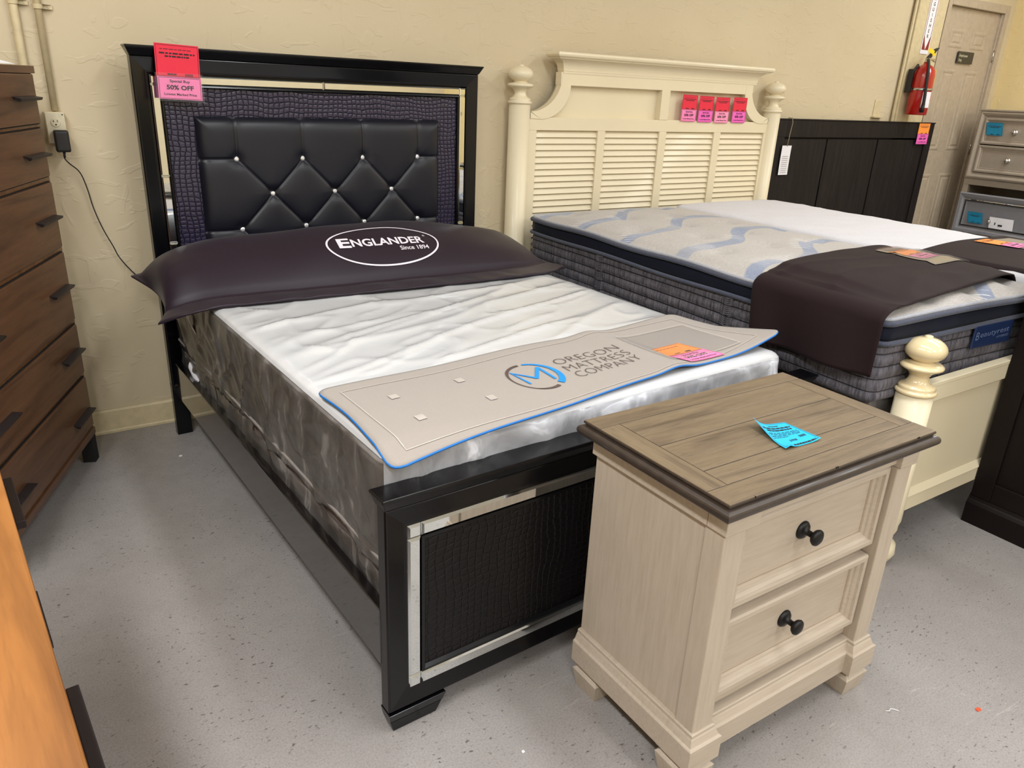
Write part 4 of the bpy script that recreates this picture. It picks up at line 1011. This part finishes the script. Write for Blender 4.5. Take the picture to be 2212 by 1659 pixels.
# plank top
TX0, TX1, TY0, TY1, TZ = .630, 1.400, -2.846, -2.362, .82
q = MB(); v, fs = [], []
pf = [(.02, .776), (.010, .7765), (.010, .780)]+[(.004-.012*math.cos(a), .794+.0135*math.sin(a)) for a in [-PI/2+PI*i/10 for i in range(11)]]+[(.008, .8085), (.008, .8115), (.0045, .813), (.0035, .816), (.0045, .8188), (.008, .8198)]
for o_, z in pf: v += [(TX0+o_, TY0+o_, z), (TX1-o_, TY0+o_, z), (TX1-o_, TY1-o_, z), (TX0+o_, TY1-o_, z)]
n = len(pf); fs = [(k*4+i, k*4+(i+1) % 4, (k+1)*4+(i+1) % 4, (k+1)*4+i) for k in range(n-1) for i in range(4)]+[(3, 2, 1, 0), (4*n-4, 4*n-3, 4*n-2, 4*n-1)]
q.add(v, fs); tp = q.done('top', 'nsedge', nsd, bevel=.0)
e_ = .002
def plank(x0, x1, y0, y1, mat): box('plank', x0+.0011, x1-.0011, y0+.0011, y1-.0011, TZ-.006, TZ+.0012, mat, tp, .0012)
iy0, iy1, ix0, ix1 = -2.778, -2.427, .697, 1.341
plank(TX0+.004, TX1-.004, TY0+.004, iy0, 'nstop'); plank(TX0+.004, TX1-.004, iy1, TY1-.004, 'nstop')
plank(TX0+.004, ix0, iy0, iy1, 'nstopy'); plank(ix1, TX1-.004, iy0, iy1, 'nstopy')
ys = [iy0, -2.708, -2.641, -2.568, -2.498, iy1]
ys = [iy0, -2.709, -2.569, iy1]
for a, b in zip(ys, ys[1:]):
    m_ = (a+b)/2
    plank(ix0, ix1, a+.0006, m_+.0008, 'nstop'); plank(ix0, ix1, m_-.0008, b-.0006, 'nstop')
q = MB()
for x in (.71, .982, .988, 1.312, 1.318): q.box(x, x+.0016, TY0+.003, TY0+.0075, TZ-.003, TZ+.0013)
q.done('nick', 'shadow', tp)
# cyan tag
t = thing('price_tag', 'cyan price tag curling up on the weathered nightstand top', 'price tag', (0, 0, 0))
P0 = [Vector(p) for p in ((.948, -2.729), (1.072, -2.735), (1.080, -2.622), (.982, -2.598))]
def cy(x, y, o):
    u, v = x/.125, y/.115; p = P0[0].lerp(P0[1], u).lerp(P0[3].lerp(P0[2], u), v)
    z = TZ+.003+.024*max(0, 1-u/.55)**2*max(0, (v-.25)/.75)**1.2+.006*max(0, (u-.7)/.3)**2*(1-v)+.007*math.exp(-((u-.12)/.12)**2)*math.exp(-(v/.12)**2)+.004*max(0, .3-u)
    return (p.x, p.y, z+o)
card('cyan_card', t, 'ccyan', .125, .115, cy, L_desc, 51)

# ------------------------------------------------------------------ tall chest of drawers by the wall
cth = math.atan2(.755, .298)
ch = thing('chest_of_drawers', 'tall chestnut brown chest with six tiers of drawers and dark bar pulls', 'chest of drawers', (-.330, -.247, 0), cth)
CW, CD = .97, .44
q = MB(); q.box(-CW, 0, .004, CD, .115, 1.56); q.m = [0]*6; q.done('case', 'brownz', ch, bevel=.002)
box('top', -CW-.004, .006, -.006, CD+.004, 1.562, 1.588, 'brown', ch, .002)
box('base_rail', -CW+.004, -.004, -.004, .02, .12, .150, 'brown', ch, .002)
for z0, z1, kz in ((1.392, 1.560, 1.48), (1.203, 1.374, 1.285), (.936, 1.180, 1.055), (.640, .912, .785), (.410, .617, .520), (.172, .388, .255)):
    a, b = -CW+.03, -.03
    MB().box(a-.004, b+.004, -.002, .0035, z0-.004, z1+.004).done('drawer_gap', 'shadow', ch)
    d = box('drawer', a, b, -.010, .02, z0, z1, 'brown', ch, .003)
    for kx in (-.155, -CW+.155):
        q = MB(); q.hexa([(kx-.1, -.036, kz-.006), (kx+.1, -.036, kz-.006), (kx+.096, -.026, kz-.008), (kx-.096, -.026, kz-.008)], [(kx-.1, -.040, kz+.003), (kx+.1, -.040, kz+.003), (kx+.096, -.009, kz+.008), (kx-.096, -.009, kz+.008)])
        q.done('pull', 'pull', d, bevel=.001)
for a in (-.052, -CW+.004):
    for b in (.0, CD-.05): box('leg', a, a+.048, b, b+.05, 0, .118, 'shadow', ch, .002)
t = thing('paper_sheet', 'creased white paper lying on top of the tall brown chest', 'paper', (-.337, -.265, 1.588), cth)
q = MB().grid(lambda u, v: (-.42+.28*u-.03*v, -.004+.16*v, .003+.018*math.sin(PI*v)*(.5+.5*math.sin(u*7))), 14, 8); q.done('sheet', 'white', t, solid=.0006)

# ------------------------------------------------------------------ low dresser at the near left
dth = math.atan2(.9965, -.0835)
ds = thing('dresser', 'low honey pine dresser with dark bar pulls seen from above', 'dresser', (-.499, -3.165, 0), dth)
DL, DD = 1.455, .46
box('case', 0, DL, .006, DD, .1, .872, 'honey', ds, .003); box('top', -.01, DL+.01, -.006, DD+.01, .872, .90, 'honey', ds, .004)
for c in (.338, 1.03):
    for z0, z1, kz in ((.63, .865, .805), (.38, .62, .53), (.13, .37, .28)):
        d = box('drawer', c-.33, c+.35, -.003, .02, z0, z1, 'honey', ds, .003)
        q = MB(); q.box(c-.098, c+.098, -.026, -.010, kz-.006, kz+.010); q.box(c-.08, c-.055, -.02, 0, kz-.005, kz+.006); q.box(c+.055, c+.08, -.02, 0, kz-.005, kz+.006)
        q.done('pull', 'pull', d, bevel=.0015)
for a in (.01, DL-.06):
    for b in (.01, DD-.06): box('leg', a, a+.05, b, b+.05, 0, .1, 'shadow', ds, .002)

# ------------------------------------------------------------------ conduits, outlet, adapter
for x, zb in ((-.345, 0.0), (-.266, 1.425)):
    t = thing('conduit', 'painted metal conduit %s' % ('behind the tall brown chest, left of the two' if zb == 0 else 'running up the cream wall from the outlet box'), 'pipe', (x, -.016, zb), 0)
    MB().tube([(0, 0, 0.0), (0, 0, H-.02-zb)], .0125 if zb else .015, 12).done('pipe', 'paint', t, smooth=True)
    for zz in ((1.80, 2.7) if zb else (1.81, 2.7)):
        q = MB(); q.add([(a, b, c) for c in (zz-zb-.008, zz-zb+.008) for a, b in [(r_*math.cos(PI+PI*i/8), r_*math.sin(PI+PI*i/8)) for r_ in (.018,) for i in range(9)]+[(.018, .012), (.05, .012), (.05, .009), (.02, .009)]], [tuple(range(13)), tuple(range(25, 12, -1))]+[(i, (i+1) % 13, 13+(i+1) % 13, 13+i) for i in range(13)])
        q.lathe([(.004, -.003), (.003, -.005)], (.036, .012, zz-zb), 'y', 8); q.done('strap', 'paint', t)
t = thing('wall_outlet', 'ivory duplex wall outlet above the black power adapter', 'outlet', (-.272, 0, 1.36))
box('box', -.036, .036, -.042, 0, -.06, .062, 'paint', t, .004); pl = box('cover_plate', -.033, .034, -.047, -.042, -.058, .060, 'ivory', t, .002)
for z in (.022, -.030):
    MB().lathe([(.0168, 0), (.0168, -.0025), (.0155, -.0035)], (0, -.047, z), 'y', 24).done('socket', 'ivory', pl)
    q = MB(); q.box(-.0075, -.0055, -.0512, -.0500, z+.001, z+.010); q.box(.0055, .0078, -.0512, -.0500, z+.002, z+.009); q.box(-.010, -.0075, -.0512, -.05, z+.004, z+.006); q.lathe([(.003, -.0500), (.003, -.0512)], (0, 0, z-.008), 'y', 10); q.done('slot', 'shadow', pl)
q = MB(); q.lathe([(.0025, -.047), (.0025, -.0485)], (.027, 0, .052), 'y', 8); q.done('screw_hole', 'shadow', pl)
t = thing('power_adapter', 'black plug-in power adapter with thin cord hanging from the wall outlet', 'power adapter', (-.262, -.052, 1.315))
V, F, _ = rbox((-.026, -.045, -.043), (.026, 0, .040), .007, (10, 8, 14)); part_of(V, F, lambda p: True, 'body', 'rubber', t)
MB().lathe([(.005, 0), (.005, -.008), (.0035, -.01), (.0045, -.012), (.0028, -.024)], (.001, -.022, -.042), n=10).done('strain_relief', 'rubber', t, smooth=True)
cp = [(-.002, -.072, 1.262), (.0, -.07, 1.245), (.014, -.05, 1.225), (.048, -.03, 1.187), (.066, -.022, 1.12), (.078, -.02, 1.04), (.10, -.02, .955), (.130, -.02, .875), (.150, -.02, .82), (.20, -.02, .745), (.25, -.02, .695), (.295, -.03, .645), (.33, -.07, .62)]
pp = [poly([(a+.0, b+.052, c-1.315) for a, b, c in cp], i/80) for i in range(81)]
MB().tube(pp, .0024, 6).done('cord', 'cord', t, smooth=True)
# blank cover plate on the far wall
t = thing('wall_plate', 'blank painted cover plate on the wall above the dark headboard', 'wall plate', (5.31, 0, 1.565))
box('plate', -.045, .045, -.006, 0, -.06, .06, 'paint', t, .002); box('lip', -.06, .07, -.03, 0, -.068, -.060, 'paint', t, .001)

# ------------------------------------------------------------------ dark plank headboard
dk = thing('headboard', 'charcoal plank headboard leaning by the wall behind white mattress', 'headboard', (0, 0, 0))
q = MB()
q.box(4.085, 6.055, -.075, -.03, 1.350, 1.468); q.box(5.965, 6.055, -.075, -.03, 0, 1.350); q.box(4.085, 4.17, -.075, -.03, 0, 1.350)
q.done('frame', 'ash', dk, bevel=.003)
for a, b in ((4.17, 4.668), (4.684, 5.308), (5.324, 5.965)): box('plank_panel', a, b, -.062, -.035, .2, 1.338, 'ash', dk, .003)
box('recess', 4.17, 5.965, -.045, -.032, .2, 1.352, 'shadow', dk, 0)
box('cap', 4.08, 6.06, -.08, -.026, 1.466, 1.474, 'ash', dk, .002)
tagpair('price_tag', 'orange over pink price tag on the corner of the dark headboard', (5.815, -.082, 1.305), (1, 0, 0), (0, 0, 1), .16, .085, .080, ('corange', 'chot'), 61)
t = thing('hang_tag', 'white paper tag hanging on twine over the dark headboard', 'tag', (4.2, -.085, 1.2))
MB().grid(lambda u, v: (-.055+.10*u-.012*v*0, -.002+.002*math.sin(v*3), -.105+.20*v), 3, 6).done('card', 'white', t, solid=.0008)
q = MB(); rr = random.Random(5); g = lambda a, b: (a, -.0042, b)
for k in range(9): scribble(q, -.04, -.09+.014*k, .065, .003, g, rr)
q.done('print', 'twine', t, fix=False)
MB().tube([(-.005, -.003, .09), (.0, -.006, .18), (.012, -.004, .25), (.006, .0, .278), (.0, .03, .279)], .003, 6).done('string', 'twine', t, smooth=True)

# ------------------------------------------------------------------ fire extinguisher + sign
t = thing('fire_extinguisher', 'red fire extinguisher hanging on the cream pilaster beside the door', 'fire extinguisher', (5.63, -.135, 1.53))
MB().lathe([(.072, 0), (.078, .006), (.078, .29), (.072, .325), (.05, .352), (.028, .365), (.022, .372), (.022, .385)], n=32).done('cylinder', 'red', t, smooth=True)
q = MB(); q.lathe([(.018, .383), (.018, .41)], n=16); q.box(-.012, .085, -.012, .012, .400, .412); q.tube([(.03, 0, .405), (.07, 0, .40), (.1, 0, .39)], .006, 6); q.done('valve', 'nickel', t)
q = MB(); q.hexa([(-.012, -.014, .412), (.02, -.014, .412), (.02, .014, .412), (-.012, .014, .412)], [(.08, -.014, .482), (.115, -.014, .492), (.115, .014, .492), (.08, .014, .482)]); q.done('lever', 'rubber', t, bevel=.004)
hs = [(-.01, -.01, .40), (-.05, -.04, .385), (-.072, -.065, .33), (-.066, -.075, .20), (-.060, -.080, .10), (-.056, -.078, .05)]
MB().tube([poly(hs, i/30) for i in range(31)], .0115, 8).done('hose', 'rubber', t, smooth=True)
MB().lathe([(.016, .02), (.012, .09)], (-.056, -.078, 0), n=12).done('nozzle', 'rubber', t, smooth=True)
q = MB(); q.box(-.094, -.078, .035, .08, .16, .33); q.tube([(-.088, .05, .30), (-.07, .03, .345), (-.03, .05, .36)], .012, 8); q.done('bracket', 'rubber', t, bevel=.01)
MB().lathe([(.0795, .178), (.0795, .196)], n=32).done('strap', 'nickel', t, smooth=True)
q = MB().grid(lambda u, v: (.0788*math.cos(-2.35+1.5*u), .0788*math.sin(-2.35+1.5*u), .055+.115*v), 12, 2); q.done('instruction_label', 'white', t, smooth=True)
q = MB().grid(lambda u, v: (.0794*math.cos(-1.25+.35*u), .0794*math.sin(-1.25+.35*u), .10+.068*v), 6, 2); q.done('instruction_label', 'cred', t, smooth=True)
q = MB().grid(lambda u, v: (-.05+.08*u, -.02-.004*u, .455+.03*v-.02*u), 4, 2); q.done('inspection_tag', 'yellow', t, solid=.001)
MB().grid(lambda u, v: (.02+.04*u, -.016, .43+.018*v), 3, 2).done('pull_seal', 'yellow', t, solid=.001)
MB().grid(lambda u, v: (.085+.012*u+.012*math.sin(v*3), -.03, .175+.16*v), 2, 8).done('seal_strap', 'yellow', t, solid=.001)
t = thing('extinguisher_sign', 'tall white and red FIRE EXTINGUISHER sign with arrow on the pilaster', 'sign', (5.705, -.0455, 1.975))
box('plate', -.055, .055, -.004, 0, 0, .62, 'white', t, .001)
q = MB(); fn = lambda a, b: (a, -.0046, b)
q.add([fn(*p) for p in ((-.046, .03), (0, .03), (-.046, .14))], [(0, 1, 2)]); q.add([fn(*p) for p in ((.046, .03), (0, .03), (.046, .14))], [(0, 1, 2)])
for sx in (-1, 1): stroke(q, [(sx*.044, .10), (sx*.044, .60)], .006, fn)
q.done('arrow_border', 'signred', t, fix=False)
q = MB()
for i, c in enumerate('EXTINGUISHER'): put_text(q, c, 0, .545-.0375*(i+1)+.02, None, .026, fn, .02, align='C')
put_text(q, 'FIRE', 0, .575, .06, .02, fn, .02, align='C'); q.done('lettering', 'ink', t, fix=False)

# ------------------------------------------------------------------ champagne chest with an open drawer
gc = thing('chest_of_drawers', 'champagne silver chest with round knobs and one drawer pulled open', 'chest of drawers', (6.5, -.193, 0), -PI/2)
GR = gc.rotation_euler.z
def GP(x, y, z): return (6.5+y, -.193-x, z)
GWD = 1.05
q = MB(); q.box(0, .02, .02, .50, 0, 1.56); q.box(GWD-.02, GWD, .02, .50, 0, 1.56); q.box(0, GWD, .48, .50, 0, 1.56); q.box(0, GWD, .004, .5, .985, 1.05); q.box(0, GWD, .01, .5, 0, .58); q.box(.02, GWD-.02, .1, .48, 1.05, 1.55)
q.box(0, .045, .006, .05, .5, 1.0); q.box(GWD-.045, GWD, .006, .05, .5, 1.0)
q.done('case', 'taupe', gc, bevel=.002)
q = MB(); q.frame(0, GWD, 1.037, 1.588, [(0, .05), (0, .0), (.006, -.012), (.02, -.018), (.034, -.012), (.044, .0), (.05, .004), (.055, .004), (.055, .05)]); q.done('face_frame', 'taupe', gc, bevel=.001)
box('top', -.01, GWD+.01, -.02, .5, 1.583, 1.597, 'taupe', gc, .003)
for z0, z1 in ((1.322, 1.532), (1.095, 1.314)):
    a, b = .057, GWD-.057
    q = MB().frame(a, b, z0, z1, [(0, .04), (0, -.006), (.004, -.012), (.016, -.012), (.024, -.004), (.030, -.001), (.034, -.004), (.038, .002), (.038, .04)]); q.box(a+.036, b-.036, .001, .04, z0+.036, z1-.036)
    d = q.done('drawer', 'taupe', gc, bevel=.0008)
    for kx in (a+.255, b-.255):
        MB().lathe([(.020, .002), (.018, -.003), (.009, -.006), (.008, -.018), (.016, -.024), (.022, -.031), (.018, -.040), (.006, -.045)], (kx, 0, (z0+z1)/2), 'y', 20).done('knob', 'nickel', d, smooth=True)
oy = -.12; a, b = .060, GWD-.060; z0, z1 = .60, .93
q = MB(); q.frame(a, b, z0, z1, [(0, oy+.03), (0, oy-.004), (.008, oy-.016), (.03, oy-.012), (.050, oy+.002), (.052, oy+.03)]); q.box(a+.05, b-.05, oy+.004, oy+.025, z0+.05, z1-.05)
q.box(a+.02, a+.035, oy+.02, .4, z0+.02, z1-.05); q.box(b-.035, b-.02, oy+.02, .4, z0+.02, z1-.05)
od = q.done('open_drawer', 'grey', gc, bevel=.001)
q = MB().frame(a+.052, b-.052, z0+.052, z1-.052, [(0, oy+.004), (0, oy-.002), (.003, oy-.004), (.016, oy-.004), (.018, oy+.004)]); q.done('mirror_inlay', 'mirror', od)
MB().box(a+.036, b-.036, oy+.026, .4, z0+.03, z0+.04).done('drawer_lining', 'shadow', od)
MB().lathe([(.012, oy+.004), (.007, oy-.002), (.006, oy-.02), (.013, oy-.026), (.017, oy-.033), (.006, oy-.045)], (.36, 0, .725), 'y', 18).done('knob', 'nickel', od, smooth=True)
def small_tag(label, o, w_, h_, mat, seed, lines=L_red):
    t = thing('price_tag', label, 'price tag', o, GR); card('card', t, mat, w_, h_, lambda x, y, q_: (x-.02*y/h_, -q_, y), lines, seed)
small_tag('teal price tag on the top drawer of the champagne chest', GP(.095, -.014, 1.395), .13, .10, 'cteal', 71)
small_tag('teal price tag on the front of the pulled-open drawer', GP(.185, oy-.008, .69), .12, .09, 'cteal', 72)
t = thing('paper_note', 'white paper note around the knob of the pulled-open drawer', 'paper', GP(.36, oy-.010, .672), GR)
MB().grid(lambda u, v: (.19*u-.01*v, -.002*math.sin(u*3), .09*v), 4, 3).done('sheet', 'white', t, solid=.0008)
q = MB(); stroke(q, [(.045, .03), (.045, .05)], .008, lambda x, y: (x, -.004, y)); stroke(q, [(.07, .03), (.105, .03)], .014, lambda x, y: (x, -.004, y)); q.done('print', 'ink', t, fix=False)

# ------------------------------------------------------------------ espresso cabinet cut by the right edge
es = thing('armoire', 'near-black espresso cabinet standing beside the cream footboard', 'cabinet', (2.62, -2.478, 0))
EW, ED, EH = .55, -.95, 1.35
q = MB(); q.box(.012, EW, ED, -.0, .12, EH); q.done('case', 'esp', es, bevel=.003)
q = MB(); q.box(0, .012, -.075, 0, .12, EH); q.box(0, .012, ED, ED+.075, .12, EH); q.box(0, .012, ED+.075, -.075, EH-.09, EH); q.box(0, .012, ED+.075, -.075, .12, .2); q.done('side_frame', 'esp', es, bevel=.003)
q = MB(); q.prism([(-.010, 0), (-.010, .088), (-.004, .100), (.0, .104), (.006, .122), (.012, .126), (.02, .126), (.02, 0)], 'y', ED-.012, .004)
q.box(.02, EW, ED-.01, .002, 0, .126); q.done('plinth', 'esp', es, bevel=.002)
box('top', -.02, EW+.02, ED-.02, .0, EH, EH+.03, 'esp', es, .004)

# ------------------------------------------------------------------ litter on the floor
def scrap(name, label, x, y, pts, mat, cat='scrap', h=.003):
    t = thing(name, label, cat, (x, y, 0)); q = MB(); q.prism(pts, 'z', .0003, h); q.done('piece', mat, t)
scrap('paper_scrap', 'tiny orange scrap on the grey floor at lower right', 1.585, -3.063, [(-.009, -.004), (.006, -.007), (.010, .001), (.004, .005), (-.006, .004)], 'leaf')
scrap('paper_scrap', 'tiny white crumb on floor between the tall chest and black bed', -.026, -.403, [(-.007, -.004), (.006, -.006), (.008, .003), (-.004, .006)], 'white')
scrap('paper_scrap', 'tiny white crumb on the floor in front of the black footboard', .392, -2.524, [(-.004, -.003), (.004, -.003), (.003, .004), (-.003, .003)], 'white')
t = thing('plastic_thread', 'curled white plastic thread on the floor beside the nightstand', 'thread', (1.362, -2.935, .002))
MB().tube([(-.016, .006, 0), (-.006, -.0, 0), (.004, .003, 0), (.012, -.004, 0), (.017, -.014, 0)], .0012, 6).done('strand', 'white', t, smooth=True)
